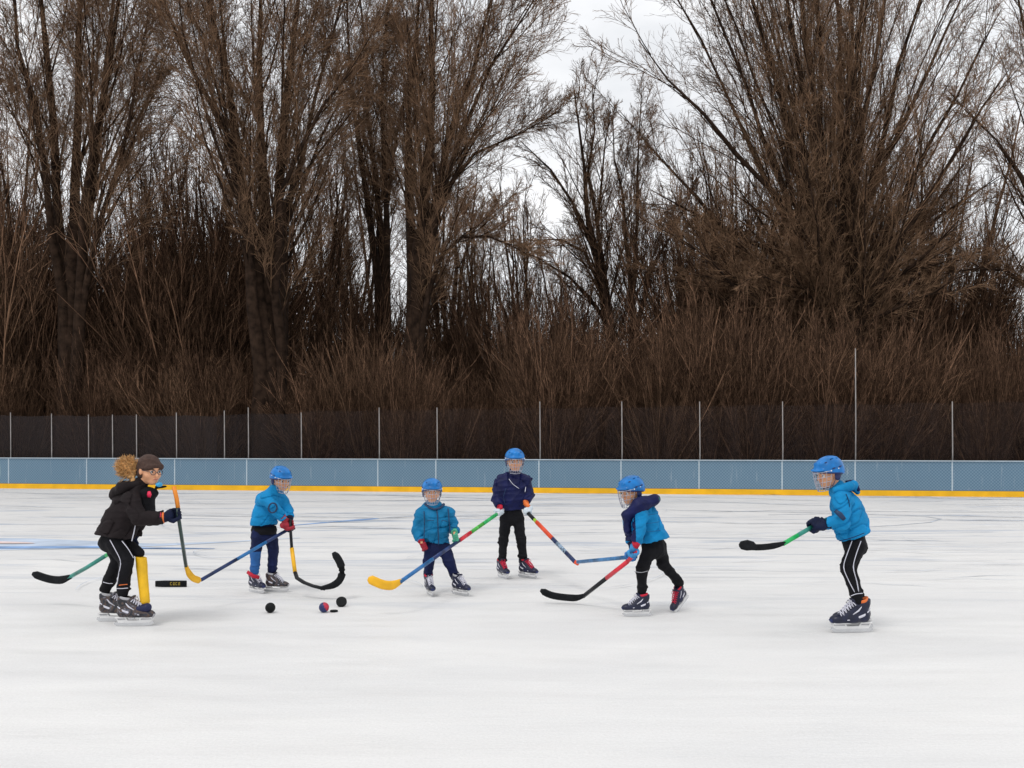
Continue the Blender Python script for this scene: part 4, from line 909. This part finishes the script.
# ---------------------------------------------------------------- 1: child in black with a brown cap, skating right
Y = 8.15; Wq = lambda x, y, d=0.: W(x, y, Y+d)
hR = rot(math.radians(-128), math.radians(-10))
J = dict(base=(W(122, 0, Y)[0], Y, 0), head=Wq(150, 470), headR=hR, neck=Wq(138, 488), chest=Wq(128, 505), pelvis=Wq(113, 540),
  shR=Wq(131, 500, -.13), shL=Wq(138, 497, .15), elR=Wq(139, 519, -.19), wrR=Wq(166, 517.5, -.15), elL=Wq(140, 520, .22), wrL=Wq(134, 537, .24),
  hipR=Wq(115, 543, -.07), knR=Wq(126.5, 562, -.10), anR=Wq(123, 593, -.09), hipL=Wq(113, 543, .08), knL=Wq(118, 561, .09), anL=Wq(105.5, 589, .10), hem=Wq(115.5, 536.5), hemn=np.array([-.16, 0, -1.0]))
def ex1(root, jo, tr, J):
    H = J['head']; R = J['headR']; A = R.T; r, f, u = [R[:, i] for i in range(3)]; p = lambda a, b, c: H+r*a+f*b+u*c
    F = Field(H-.17, H+.17, .0048); F.ell(p(0, -.018, .038), A, (.092, .104, .088), 0); F.ell(p(0, -.045, -.02), A, (.088, .070, .085), .02)
    F.cone(p(-.06, .066, .035), p(.06, .066, .035), .020, .020, .03); F.ell(p(0, .115, -.055), A, (.10, .098, .078), .012, True); F.disp(folds(4, .006, 45)); hat = F.build('knitted_hat', mat('brown_knit', (.060, .032, .024, 1), .85, .3, 40, .7, 120), root)
    # glasses
    q = MB()
    for k in (-1, 1):
        c = p(.031*k, .100, -.002); q.sweep([c+r*.023*math.cos(t)+u*.019*math.sin(t) for t in np.linspace(0, 2*PI, 17)], .0026, sides=5)
        q.sweep([p(.053*k, .094, .002), p(.078*k, .04, .004), p(.082*k, -.01, 0)], .0024, sides=5)
    q.sweep([p(-.009, .103, 0), p(.009, .103, 0)], .0024, sides=5); q.build('glasses', mat('glasses_frame', (.05, .05, .07, 1), .3, .05), root)
    # fluffy light brown hair behind the hat
    C = Wq(128.5, 467, .02); F = Field(C-.17, C+.2, .006); F.ell(C+np.array([.0, 0, 0]), np.eye(3), (.078, .06, .050), .02); F.cone(C, p(0, -.09, -.01), .05, .034, .03); F.cone(C+np.array([.01, 0, 0]), Wq(134, 483, -.03), .045, .024, .03); F.cone(C, C+np.array([-.07, 0, -.02]), .035, .02, .03); F.disp(folds(5, .018, 42)); ho = F.build('hair', HAIRB, root)
    rg = np.random.default_rng(3); m = 620; d = rg.normal(size=(m, 3)); d[:, 0] -= .5; d[:, 2] += .35; d /= np.linalg.norm(d, axis=1, keepdims=True)
    P = np.zeros((m, 5, 3)); P[:, 0] = C+d*np.array([.060, .05, .046])+rg.uniform(0, 1, (m, 1))**2*np.array([[.035, -.01, -.10]])*(rg.uniform(size=(m, 1)) < .35)
    dd = d+rg.normal(size=d.shape)*.35; dd /= np.linalg.norm(dd, axis=1, keepdims=True)
    for i in range(1, 5): P[:, i] = P[:, i-1]+dd*rg.uniform(.008, .022, (m, 1)); dd = dd+rg.normal(size=d.shape)*.3+np.array([-.15, 0, .12]); dd /= np.linalg.norm(dd, axis=1, keepdims=True)
    V, Q = tubes([(P-base_of(root), np.linspace(.0042, .0012, 5)[None]*np.ones((m, 1)), 4)]); link('hair_tufts', mesh_np('hair_tufts', V, Q), HAIRB, ho)
    # hood lying on the back
    F = Field(Wq(127, 490)-.28, Wq(127, 490)+.28, .006)
    F.cone(Wq(138, 484, -.06), Wq(122, 488, -.09), .030, .040, .03); F.cone(Wq(122, 488, -.09), Wq(116, 495, 0), .042, .045, .04); F.cone(Wq(116, 495, 0), Wq(122, 486, .09), .045, .040, .04); F.cone(Wq(122, 486, .09), Wq(140, 483, .07), .04, .03, .03); F.ell(Wq(124, 491, 0), np.eye(3), (.09, .09, .05), .03)
    F.disp(folds(6, .008, 28)); F.build('hood', BLACKJ, jo)
    # dark bib and collar, blue mouth guard, red badge, zip
    F = Field(Wq(155, 495)-.22, Wq(155, 495)+.22, .006); F.cone(Wq(144, 491, 0), Wq(154, 493, 0), .04, .032, .03, (0, 1, 0), 1.6); F.cone(Wq(147, 495, 0), Wq(146, 513, -.01), .065, .06, .03, (0, 1, 0), 1.5); F.cone(Wq(147, 510, 0), Wq(134, 532, -.0), .06, .06, .03, (0, 1, 0), 1.3); F.cone(Wq(157, 487, .0), Wq(166, 486.5, .0), .014, .010, .015, (0, 1, 0), 1.6); F.disp(folds(7, .006, 30)); F.build('neck_warmer', NAVYJ if False else BLACKT, root)
    q = MB(); q.sphere(Wq(159, 484.6, -.045), (.030, .02, .020), 12, 8); q.build('mouth_guard', mat('sky_blue_plastic', (.05, .36, .66, 1), .35, .3, 20), root)
    q = MB(); q.sweep([Wq(149, 491.4, -.098), Wq(149.3, 494.5, -.106), Wq(149, 497.3, -.104)], [.012, .020, .013], .006, sides=10, up=(0, 1, 0)); q.build('badge', mat('red_badge', (.70, .02, .08, 1), .5, .05), jo)
    q = MB(); q.sweep([Wq(135.4, 525, -.125), Wq(133.8, 533, -.135), Wq(131.8, 541, -.13)], .006, .004, sides=6); q.build('zip', LACE, jo)
    # striped cuff and gloves
    for i, (t, mm) in enumerate(((.52, NAVYJ), (.62, BLACKT), (.72, NAVYJ), (.82, REDC), (.90, ORANGE))):
        c = J['elR']+(J['wrR']-J['elR'])*t; d = nrm(J['wrR']-J['elR']); q = MB(); q.sweep([c-d*.009, c, c+d*.009], np.array([.050, .053, .050])-.008*t, sides=16); q.build('sleeve_stripe', mm, jo)
    ax = W(186, 566, 8.1)-Wq(175, 505, -.13)
    glove(root, J['wrR'], J['elR'], Wq(175.6, 514.5, -.13), ax, GLN, GLN, 1.08)
    glove(root, J['wrL'], J['elL'], Wq(131, 545, .24), W(57, 578, 8.9)-Wq(131, 545, .24), GLN, GLN, 1.05)
    skate(root, np.array([W(133, 0, 8.06)[0], 8.06, .002]), math.radians(2), 0, 1.08, BOOTK, LACE)
    skate(root, np.array([W(114.5, 0, 8.26)[0], 8.26, .002]), math.radians(-2), 0, 1.08, BOOTK, LACE)
    # tall yellow guard strapped in front of the far shin, with a navy foot
    F = Field(Wq(145, 580, 0)-np.array([.12, .12, .3]), Wq(145, 580, 0)+np.array([.12, .12, .3]), .005)
    F.cone(Wq(141, 558, -.02), Wq(145, 601, -.06), .044, .038, 0, (0, 1, 0), 1.1); F.plane(Wq(141, 556.5), (.12, 0, 1), .004); F.plane(Wq(146, 602.5), (0, 0, -1), .004); F.disp(folds(2, .003, 18))
    g_ = F.build('shin_guard', mat('yellow_shin_guard', (.80, .46, .008, 1), .5, .12, 12), root)
    F = Field(Wq(143, 606, -.06)-.1, Wq(143, 606, -.06)+.1, .005); F.cone(Wq(139, 608.5, -.10), Wq(147, 607.5, -.10), .026, .036, 0, (0, 1, 0), 1.2); F.build('guard_foot', mat('deep_navy_plastic', (.006, .010, .055, 1), .5, .2), g_)
    F = Field(Wq(132, 550, .0)-.18, Wq(132, 550, 0)+.18, .006); F.cone(Wq(126, 543, .03), Wq(139, 553, .0), .055, .045, 0); F.disp(folds(21, .006, 26)); F.build('thigh_pad', BLACKT, g_)
def st1(J):
    return [([Wq(110, 540, -.150), Wq(116, 551, -.165), Wq(121.5, 561.5, -.160), Wq(118.8, 573, -.152), Wq(117, 584, -.148)], LACE, .0045),
            ([Wq(122, 541, -.135), Wq(128.5, 549, -.155), Wq(133.5, 558, -.155)], LACE, .0045),
            ([Wq(103, 582, .04), Wq(108, 583.5, .035), Wq(113, 583.5, .05)], LACE, .003), ([Wq(116.5, 588.5, -.14), Wq(122, 588.6, -.148), Wq(128, 588, -.14)], LACE, .003),
            ([Wq(119, 585.2, -.148), Wq(124, 584.6, -.15), Wq(127.5, 584.4, -.14)], ORANGE, .004)]
person(J, dict(label='child in black jacket and brown hat, bending forward at the far left', seed=1, s=1.05, hs=1.04, jm=BLACKJ, tm=BLACKT, hair=HAIRD, jk=1.08, hemr=.150, jw=1.05, tk=.92, quilt=.002, fold=.009, extra=ex1, stripes=st1))
stick('hockey stick with black blade and green shaft reaching left from behind the child in black', [
  ('shaft', [Wq(131, 545, .24), Wq(106, 555.5, .42)], .013, .016, GRN, 0), ('shaft', [Wq(106, 555.5, .42), Wq(86, 568, .6), Wq(68, 578, .78)], .013, .016, TEAL, 0),
  ('blade', [Wq(71, 576.6, .75), Wq(61, 580.5, .83), Wq(50, 579.5, .86), Wq(42, 577, .87), Wq(32.5, 573.5, .87)], .012, .036, BLTAPE, 0)])
sA = Wq(173.8, 486.5, -.1); sB = Wq(175.6, 514.5, -.13); sC = W(186, 566, 8.45)
stick('upright hockey stick with orange top and short yellow blade, held by the child in black', [
  ('grip', [sA, Wq(176.5, 498, -.11), Wq(178, 508, -.12)], .015, .015, ORG, 0), ('shaft', [Wq(178, 508, -.12), sB+np.array([.02, 0, 0]), sC], .013, .016, mat('dark_green_stick', (.02, .045, .04, 1), .35, .3), 0),
  ('blade', [sC, W(188.5, 573, 8.5), W(193, 578.5, 8.55), W(200, 580.5, 8.65)], .013, .030, YEL, 0)])
# the broken piece lying on the ice
bp = empty('blade_piece', W(171, 587, 10.2)*np.array([1, 1, 0])); tag(bp, 'short black piece of a stick blade with yellow marks lying on the ice', 'blade piece')
pp = [W(155.5, 586.3, 10.2)+np.array([0, .0, .0]), W(165, 588.5, 10.2), W(186.5, 588.3, 10.2)]
for q_ in pp: q_[2] = .034
q = MB(); q.sweep(pp, [.010, .013, .012], [.030, .034, .033], sides=10, power=.5); blk = q.build('blade', BLTAPE, bp)
for i, x in enumerate((171.4, 174.3, 176.8, 179.5)):
    q = MB(); c = W(x, 588.3, 10.2); c[2] = .036; c[1] -= .0135
    q.box(c+np.array([0, 0, .013]), (.018, .003, .006)); q.box(c+np.array([-.006, 0, 0]), (.005, .003, .030)); q.box(c+np.array([.002, 0, -.012]), (.016, .003, .006))
    if i % 2: q.box(c+np.array([.006, 0, 0]), (.005, .003, .02))
    q.build('yellow_mark', mat('dull_yellow_print', (.34, .24, .03, 1), .7, .4, 60), blk, False)

# ---------------------------------------------------------------- 2: boy with the red glove
Y = 9.85; Wq = lambda x, y, d=0.: W(x, y, Y+d)
hR = rot(math.radians(-137), math.radians(-16))
J = dict(base=(W(265, 0, Y)[0], Y, 0), head=Wq(281, 479), headR=hR, neck=Wq(274, 491.5), chest=Wq(269, 501), pelvis=Wq(264, 532),
  shR=Wq(266.5, 499, -.12), shL=Wq(279, 497, .10), elR=Wq(278, 512, -.20), wrR=Wq(286, 519, -.16), elL=Wq(288, 511, .04), wrL=Wq(290, 519.5, -.05),
  hipR=Wq(258.5, 533, -.04), knR=Wq(256, 550, -.06), anR=Wq(254.5, 571, -.05), hipL=Wq(269.5, 533, .04), knL=Wq(273.5, 549, .0), anL=Wq(272, 571, .05), hem=Wq(263, 525), hemn=np.array([.02, 0, -1.0]))
def ex2(root, jo, tr, J):
    helmet(root, J['head'], J['headR'], .99, cage=CAGE)
    skate(root, np.array([W(256, 0, 9.82)[0], 9.82, .002]), math.radians(-42), 0, .88, BOOTB, LACE, REDC)
    skate(root, np.array([W(275.5, 0, 9.86)[0], 9.86, .002]), math.radians(-8), 0, .86, BOOTK, LACE, GREYP)
    glove(root, J['wrR'], J['elR'], Wq(290, 525, -.15), Wq(293, 548, -.2)-Wq(290, 525, -.15), GLR, GLR, 1.05)
    glove(root, J['wrL'], J['elL'], Wq(290.6, 527.5, -.06), Wq(240, 556, -.5)-Wq(289, 529, -.06), GLN, GLN, .95)
    q = MB(); c = J['shR']+(J['elR']-J['shR'])*.72; n_ = nrm(np.array([-.15, -1, .1])); e1 = np.array([1, 0, 0.1]); e2 = np.array([0, 0, 1])
    q.sweep([c+np.array([0, -.082, .01])+e1*.040*math.cos(t)+e2*.046*math.sin(t) for t in np.linspace(0, 2*PI, 19)], .009, .007, sides=6, up=(0, 1, 0)); q.build('elbow_ring', ZIP, jo)
    q = MB(); q.sweep([Wq(247.5, 572, -.11), Wq(253, 576, -.135), Wq(259, 577.5, -.10)], [.012, .030, .012], .018, sides=8); q.build('red_sock', REDC, tr)
    q = MB(); q.sweep([Wq(264, 526, 0), Wq(264, 530, 0), Wq(264, 534, 0)], [.118, .128, .118], [.105, .118, .105], sides=20, up=(0, 1, 0)); q.build('black_waistband', BLACKT, tr)
def slot2(c, J): return (c[:, 0] < (W(262.5, 0, 9.8)[0])) & (c[:, 2] < W(0, 551, 9.8)[2])
def ex2b(root, jo, tr, J):
    ex2(root, jo, tr, J); tr.data.materials.append(BLUET); me = tr.data; c = np.zeros(len(me.polygons)*3, np.float32); me.polygons.foreach_get('center', c); c = c.reshape(-1, 3)+base_of(root); me.polygons.foreach_set('material_index', slot2(c, J).astype(np.int32))
person(J, dict(label='boy in bright blue jacket with a red glove, looking down at the balls', seed=2, s=.96, hs=.99, jm=BLUEJ, tm=NAVYT, jk=1.04, hemr=.126, jw=1.08, tk=.95, extra=ex2b, fold=.009))
h2 = Wq(289, 529, -.06); t2 = W(201, 580, 8.85)
stick('long dark and blue stick slanting from the red gloved boy down to the yellow blade', [
  ('shaft', [h2, h2+(t2-h2)*.28], .012, .015, NVY, 0), ('shaft', [h2+(t2-h2)*.28, h2+(t2-h2)*.62], .012, .015, BLU, 0), ('shaft', [h2+(t2-h2)*.62, t2], .012, .015, NVY, 0)])
stick('hooked black hockey stick with a yellow band, its blade curling up beside the balls', [
  ('shaft', [Wq(290, 519, -.15), Wq(290.4, 528, -.17), Wq(291.8, 548, -.22)], .013, .016, BLK, 0), ('yellow_band', [Wq(291.8, 548, -.22), Wq(293.6, 562, -.27), Wq(295, 572, -.3)], .0145, .0175, YEL, 0),
  ('shaft', [Wq(295, 572, -.3), Wq(297, 578, -.33), Wq(304, 582.5, -.38), Wq(313, 586, -.42), Wq(324.5, 588.8, -.45)], [.016, .020, .024, .026, .024], .016, BLK, 0),
  ('blade', [Wq(321, 588.2, -.45), Wq(333, 586, -.46), Wq(340.5, 581, -.46), Wq(343, 572, -.45), Wq(340, 561, -.44), Wq(333.5, 552.5, -.43)], .030, .034, BLTAPE, 0)])

# ---------------------------------------------------------------- 3: the smallest child, facing the camera
Y = 9.76; Wq = lambda x, y, d=0.: W(x, y, Y+d)
hR = rot(math.radians(-172), math.radians(-6))
J = dict(base=(W(442, 0, Y)[0], Y, 0), head=Wq(432, 491.5), headR=hR, neck=Wq(433.5, 505), chest=Wq(434.5, 517), pelvis=Wq(437, 545),
  shR=Wq(421, 513, -.01), shL=Wq(448, 513, -.01), elR=Wq(417, 531, -.02), wrR=Wq(422, 543, -.09), elL=Wq(454, 525, .02), wrL=Wq(454.5, 534, -.07),
  hipR=Wq(431, 548), knR=Wq(429, 562, -.03), anR=Wq(428, 577, 0), hipL=Wq(444, 548), knL=Wq(449.5, 562, -.03), anL=Wq(455, 576.5, 0), hem=Wq(434, 543.5), hemn=np.array([-.08, 0, -1.0]))
def ex3(root, jo, tr, J):
    helmet(root, J['head'], J['headR'], 1.0, cut=.028)
    skate(root, np.array([W(429.5, 0, 9.66)[0], 9.66, .002]), math.radians(-72), 0, .88, BOOTB, LACE, REDC)
    skate(root, np.array([W(460, 0, 9.66)[0], 9.66, .002]), math.radians(-48), 0, .90, BOOTB, LACE, GREYP)
    glove(root, J['wrR'], J['elR'], Wq(424, 546.5, -.11), (.4, .2, -1), GLR, REDC, .85, Rg=.012)
    glove(root, J['wrL'], J['elL'], Wq(455, 537.5, -.09), (.2, .2, -1), GLG, GLG, .9, Rg=.012)
    f = lambda x, y, d: Wq(x, y, d)
    stripe(jo, [f(436.5, 508.5, -.075), f(437.5, 515, -.128), f(438, 528, -.160), f(438.5, 540, -.152), f(438.5, 545, -.15)], ZIP, .006, 'zip')
    stripe(jo, [f(448, 508.5, -.07), f(449, 520, -.112), f(450.3, 534, -.115)], ZIP, .006, 'seam'); stripe(jo, [f(424, 511, -.085), f(424.5, 524, -.125), f(424, 538, -.13)], ZIP, .005, 'seam')
    stripe(jo, [f(427, 521, -.145), f(430, 520, -.152), f(434, 520.5, -.152)], ZIP, .004, 'pocket_flap'); stripe(jo, [f(441, 521, -.15), f(444, 520.5, -.145), f(447, 521.5, -.13)], ZIP, .004, 'pocket_flap')
    q = MB(); q.sweep([f(425, 504, -.03), f(429, 507.5, -.075), f(434.5, 509.5, -.095), f(440, 508, -.08), f(444, 504, -.03)], .014, .012, sides=8); q.build('dark_collar', ZIP, jo)
person(J, dict(label='smallest child, in deep blue zipped jacket, facing the camera', seed=3, s=.92, hs=.98, jm=TEALJ, tm=NAVYT, jk=1.05, hemr=.126, jw=1.26, tk=.98, extra=ex3, fold=.012, quilt=.003))

# ---------------------------------------------------------------- 4: tallest of the middle, in dark blue
Y4 = 10.9; Y = Y4; Wq = lambda x, y, d=0.: W(x, y, Y+d)
hR = rot(math.radians(-176), math.radians(-6))
J = dict(base=(W(516, 0, Y)[0], Y, 0), head=Wq(514.8, 461), headR=hR, neck=Wq(514.5, 474.5), chest=Wq(513, 486), pelvis=Wq(512, 515),
  shR=Wq(501, 481, 0), shL=Wq(525.5, 481, 0), elR=Wq(496.5, 498, -.05), wrR=Wq(500.5, 508, -.14), elL=Wq(528.5, 495, -.04), wrL=Wq(525.5, 503.5, -.14),
  hipR=Wq(506, 519), knR=Wq(503.5, 540, -.03), anR=Wq(502, 562, 0), hipL=Wq(518, 519), knL=Wq(521, 540, -.03), anL=Wq(523.5, 562, 0), hem=Wq(512.5, 509.5), hemn=np.array([.05, 0, -1.0]))
h5 = Wq(500, 512, -.22); h6 = Wq(527, 512, -.22)
def ex4(root, jo, tr, J):
    helmet(root, J['head'], J['headR'], 1.08)
    skate(root, np.array([W(502.5, 0, 10.86)[0], 10.86, .002]), math.radians(-66), 0, .92, BOOTB, REDL, REDC)
    skate(root, np.array([W(527, 0, 10.86)[0], 10.86, .002]), math.radians(-44), 0, .95, BOOTB, REDL, REDC)
    glove(root, J['wrR'], J['elR'], h5, W(465, 536, 10.3)-h5, GLW, REDC, .82)
    glove(root, J['wrL'], J['elL'], h6, W(552, 547, 10.2)-h6, GLW, ORANGE, .82)
    f = Wq
    stripe(jo, [f(509, 479, -.10), f(513, 484.5, -.137), f(519, 488.5, -.133)], LACE, .0035, 'zip'); stripe(jo, [f(525.3, 480, -.06), f(525.8, 487, -.085), f(525, 492, -.115)], LACE, .0035, 'cord')
    stripe(jo, [f(506, 488, -.13), f(503, 497, -.14), f(505, 504, -.15)], ZIP, .004, 'seam')
person(J, dict(label='child in dark navy jacket facing the camera, with one stick to each side', seed=4, s=1.0, hs=1.06, jm=NAVYJ, tm=BLACKT, jk=1.12, hemr=.115, jw=1.2, tk=.9, extra=ex4, quilt=.003, fold=.014,
  blobs=lambda J: [(Wq(500, 491, -.03), np.eye(3), (.085, .09, .12), .04), (Wq(527, 489, -.0), np.eye(3), (.075, .08, .11), .04)]))
def lerp(a, b, t): return np.asarray(a)+(np.asarray(b)-np.asarray(a))*t
e5 = W(400, 582, 8.6)
stick('stick with yellow blade and green top passing in front of the smallest child', [
  ('grip', [h5+(h5-e5)*.04, lerp(h5, e5, .04)], .014, .014, WHS, 0), ('shaft', [lerp(h5, e5, .04), lerp(h5, e5, .2)], .014, .017, GRN, 0), ('shaft', [lerp(h5, e5, .2), lerp(h5, e5, .34)], .014, .017, mat('mixed_green_stick', (.06, .40, .05, 1), .4, .5, 25), 0),
  ('shaft', [lerp(h5, e5, .34), lerp(h5, e5, .46)], .0145, .018, RED, 0), ('shaft', [lerp(h5, e5, .46), lerp(h5, e5, .72)], .013, .016, NVY, 0), ('shaft', [lerp(h5, e5, .72), e5], .013, .016, BLU, 0),
  ('blade', [lerp(e5, h5, .01), W(392, 586, 8.55), W(382, 584.8, 8.52), W(375, 581.5, 8.51), W(368, 578.5, 8.51)], .012, .040, YEL, 0)])
e6 = W(575, 562, 9.9)
stick('stick in black, orange red and dark blue going down right from the child in navy', [
  ('grip', [h6+(h6-e6)*.06, lerp(h6, e6, .16)], .015, .018, BLK, 0), ('lime_band', [lerp(h6, e6, .16), lerp(h6, e6, .21)], .013, .016, LIME, 0), ('shaft', [lerp(h6, e6, .21), lerp(h6, e6, .55)], .015, .020, REDO, 0),
  ('shaft', [lerp(h6, e6, .55), lerp(h6, e6, .64)], .014, .019, NVY, 0), ('shaft', [lerp(h6, e6, .64), lerp(h6, e6, .82)], .014, .019, mat('speckled_blue_white_stick', (.20, .28, .38, 1), .4, .95, 45), 0), ('shaft', [lerp(h6, e6, .82), e6], .014, .019, NVY, 0), ('tip', [e6, e6+nrm(e6-h6)*.035+np.array([.015, 0, 0])], .015, .019, REDO, 0)])

# ---------------------------------------------------------------- 5: child with a navy hood, turned away to the left
Y = 8.6; Wq = lambda x, y, d=0.: W(x, y, Y+d)
hR = rot(math.radians(127), math.radians(-14))
J = dict(base=(W(648, 0, Y)[0], Y, 0), head=Wq(631, 491), headR=hR, neck=Wq(640, 504), chest=Wq(646, 517), pelvis=Wq(654, 547),
  shL=Wq(641, 514, -.14), shR=Wq(635, 512, .14), elL=Wq(638.5, 533, -.19), wrL=Wq(635.5, 546, -.20), elR=Wq(630, 530, .12), wrR=Wq(632, 545, -.0),
  hipL=Wq(649, 550, -.05), knL=Wq(642, 570, -.09), anL=Wq(641.5, 593, -.07), hipR=Wq(659, 549, .06), knR=Wq(664, 565, .06), anR=Wq(680, 583, .16), hem=Wq(652.5, 541), hemn=np.array([.20, 0, -1.0]))
h7 = Wq(634, 556.5, -.2)
def ex5(root, jo, tr, J):
    helmet(root, J['head'], J['headR'], 1.02)
    skate(root, np.array([W(638, 0, 8.5)[0], 8.5, .002]), math.radians(186), 0, .87, BOOTB, LACE, REDC)
    skate(root, Wq(682.5, 605.5, .2), math.radians(222), math.radians(-36), .84, BOOTB, REDL, REDC)
    glove(root, J['wrL'], J['elL'], Wq(633.5, 553, -.2), W(590, 590, 8.9)-h7, BLUEJ if False else mat('pale_blue_glove', (.03, .22, .48, 1), .6, .4, 25), REDC, .88)
    glove(root, J['wrR'], J['elR'], Wq(630.5, 557, -.06), W(577, 562, 9.5)-Wq(630.5, 557, -.06), mat('mid_blue_glove', (.03, .16, .42, 1), .6, .4, 25), GLN, .95)
    f = Wq
    F = Field(f(648, 505)-.32, f(648, 505)+.32, .0062)
    F.cone(f(627, 515, -.14), f(639, 506, -.15), .044, .062, .03); F.cone(f(639, 506, -.15), f(653, 500.5, -.09), .062, .046, .04); F.cone(f(655, 499.5, -.09), f(656, 500, .05), .040, .04, .04); F.cone(f(643, 502, -.10), f(650, 503, .08), .05, .05, .05)
    F.cone(f(627, 515, -.13), f(627.5, 530, -.13), .044, .036, .03)
    F.disp(folds(55, .012, 30)); F.build('hood', NAVYJ, jo)
    q = MB(); q.sphere(f(657.5, 499, -.05), (.022, .05, .022), 12, 8); q.build('hood_lining', mat('teal_lining', (.01, .16, .16, 1), .7, .2), jo)
    stripe(jo, [f(624.8, 512, -.155), f(622.8, 519, -.13), f(623.5, 526, -.10)], mat('pale_blue_reflector', (.18, .42, .72, 1), .5, .2), .005, 'reflective_piping')
    stripe(jo, [f(644.5, 516, -.155), f(645.6, 528, -.180), f(643.5, 540, -.185)], NAVYJ, .005, 'seam')
    for yy in (514, 522.5, 531): stripe(jo, [f(646.5, yy+1, -.17), f(651, yy+.6, -.165), f(655, yy, -.15), f(658+(yy-514)*.15, yy-.7, -.125)], mat('shadowed_stitch_blue', (.003, .11, .27, 1), .8, .1), .004, 'quilting_seam')
    stripe(tr, [f(634.5, 571.5, -.13), f(641, 572.8, -.155), f(648, 571, -.13)], GREYP, .0025, 'knee_seam')
def slot5(c, J):   # the front of the coat is navy
    return (c[:, 0] < W(632.5, 0, 8.6)[0]) & (c[:, 2] > W(0, 541, 8.6)[2])
person(J, dict(label='child in light blue coat with navy hood, striding left with one skate lifted', seed=5, s=.98, hs=1.0, jm=BLUEJ, tm=BLACKT, jk=1.0, hemr=.152, jw=1.1, tk=.86, extra=ex5, quilt=.0065, fold=.007, jslot=([NAVYJ], slot5)))
e7 = W(583, 596.5, 9.05)
stick('stick with red shaft and long black blade, held by the child with navy hood', [
  ('grip', [h7+np.array([.03, -.0, .05]), lerp(h7, e7, .12)], .013, .016, RED, 0), ('shaft', [lerp(h7, e7, .12), lerp(h7, e7, .52)], .014, .0175, RED, 0), ('shaft', [lerp(h7, e7, .52), e7], .013, .017, BLK, 0),
  ('blade', [lerp(e7, h7, .03), W(577, 598.3, 9.1), W(563, 597.3, 9.14), W(550, 595.3, 9.15), W(540.5, 590, 9.15)], .012, .032, BLTAPE, 0)])
h8 = Wq(630.5, 557, -.06)
e8 = W(577.5, 562, 9.5)
stick('nearly level blue stick reaching left from the child with the navy hood', [('grip', [h8+np.array([.05, 0, .005]), lerp(h8, e8, .15)], .014, .017, BLU, 0), ('shaft', [lerp(h8, e8, .15), lerp(h8, e8, .5), e8], .013, .0165, mat('slate_blue_stick', (.05, .17, .36, 1), .4, .5, 12), 0)])

# ---------------------------------------------------------------- balls and pucks
def ball(px, py, r, m_, label, cat='ball', name='ball', sq=1.0):
    Yb = 1500/(py+r*123*sq-440); c = np.array([(px-512)/1000*Yb, Yb, r*sq]); q = MB(); q.sphere((0, 0, 0), (r, r, r*sq), 24, 16)
    me = bpy.data.meshes.new(name); me.from_pydata(q.v, [], q.f); me.update(); o = link(name, me, m_, None); o.location = c; tag(o, label, cat, 'balls and pucks on the ice'); return o
RUB = mat('black_rubber', (.007, .008, .009, 1), .6, .3, 40, .4, 50, spec=.15)
ball(270.3, 607.3, .044, RUB, 'black ball alone on the ice below the boy with the red glove')
mr_ = mat('navy_ball', (.015, .025, .11, 1), .5, .2, 40); b2 = ball(324, 607, .044, mr_, 'navy and red ball, leftmost of the close group on the ice')
b2.data.materials.append(mat('red_ball_half', (.45, .02, .05, 1), .5, .2, 40))
for p_ in b2.data.polygons:
    if p_.center.x+p_.center.z*.5 > .017: p_.material_index = 1
def puck(px, py, r, h, tilt, label):
    Yb = 1500/(py-440); o = None; q = MB(); n = 28; prof = [(r*.93, 0), (r, .1*h), (r, .9*h), (r*.93, h)]; V = []; F = []
    for a in range(n):
        for rr_, z in prof: V.append((rr_*math.cos(a/n*2*PI), rr_*math.sin(a/n*2*PI), z))
    for a in range(n):
        for k in range(3): F.append((a*4+k, ((a+1) % n)*4+k, ((a+1) % n)*4+k+1, a*4+k+1))
    F += [tuple(a*4 for a in reversed(range(n))), tuple(a*4+3 for a in range(n))]
    q.add(V, F); me = bpy.data.meshes.new('puck'); me.from_pydata(q.v, [], q.f); me.update(); o = link('puck', me, RUB, None, True); smooth_edges(o)
    o.location = ((px-512)/1000*Yb, Yb, .002+abs(math.sin(tilt))*r*.93); o.rotation_euler = (tilt, .15 if tilt else 0, 0); tag(o, label, 'puck', 'balls and pucks on the ice')
puck(334, 612, .034, .014, 0, 'small flat black puck between the two-coloured ball and the tilted puck')
puck(341.5, 606.5, .048, .025, math.radians(50), 'black puck tipped up on edge, rightmost of the group')
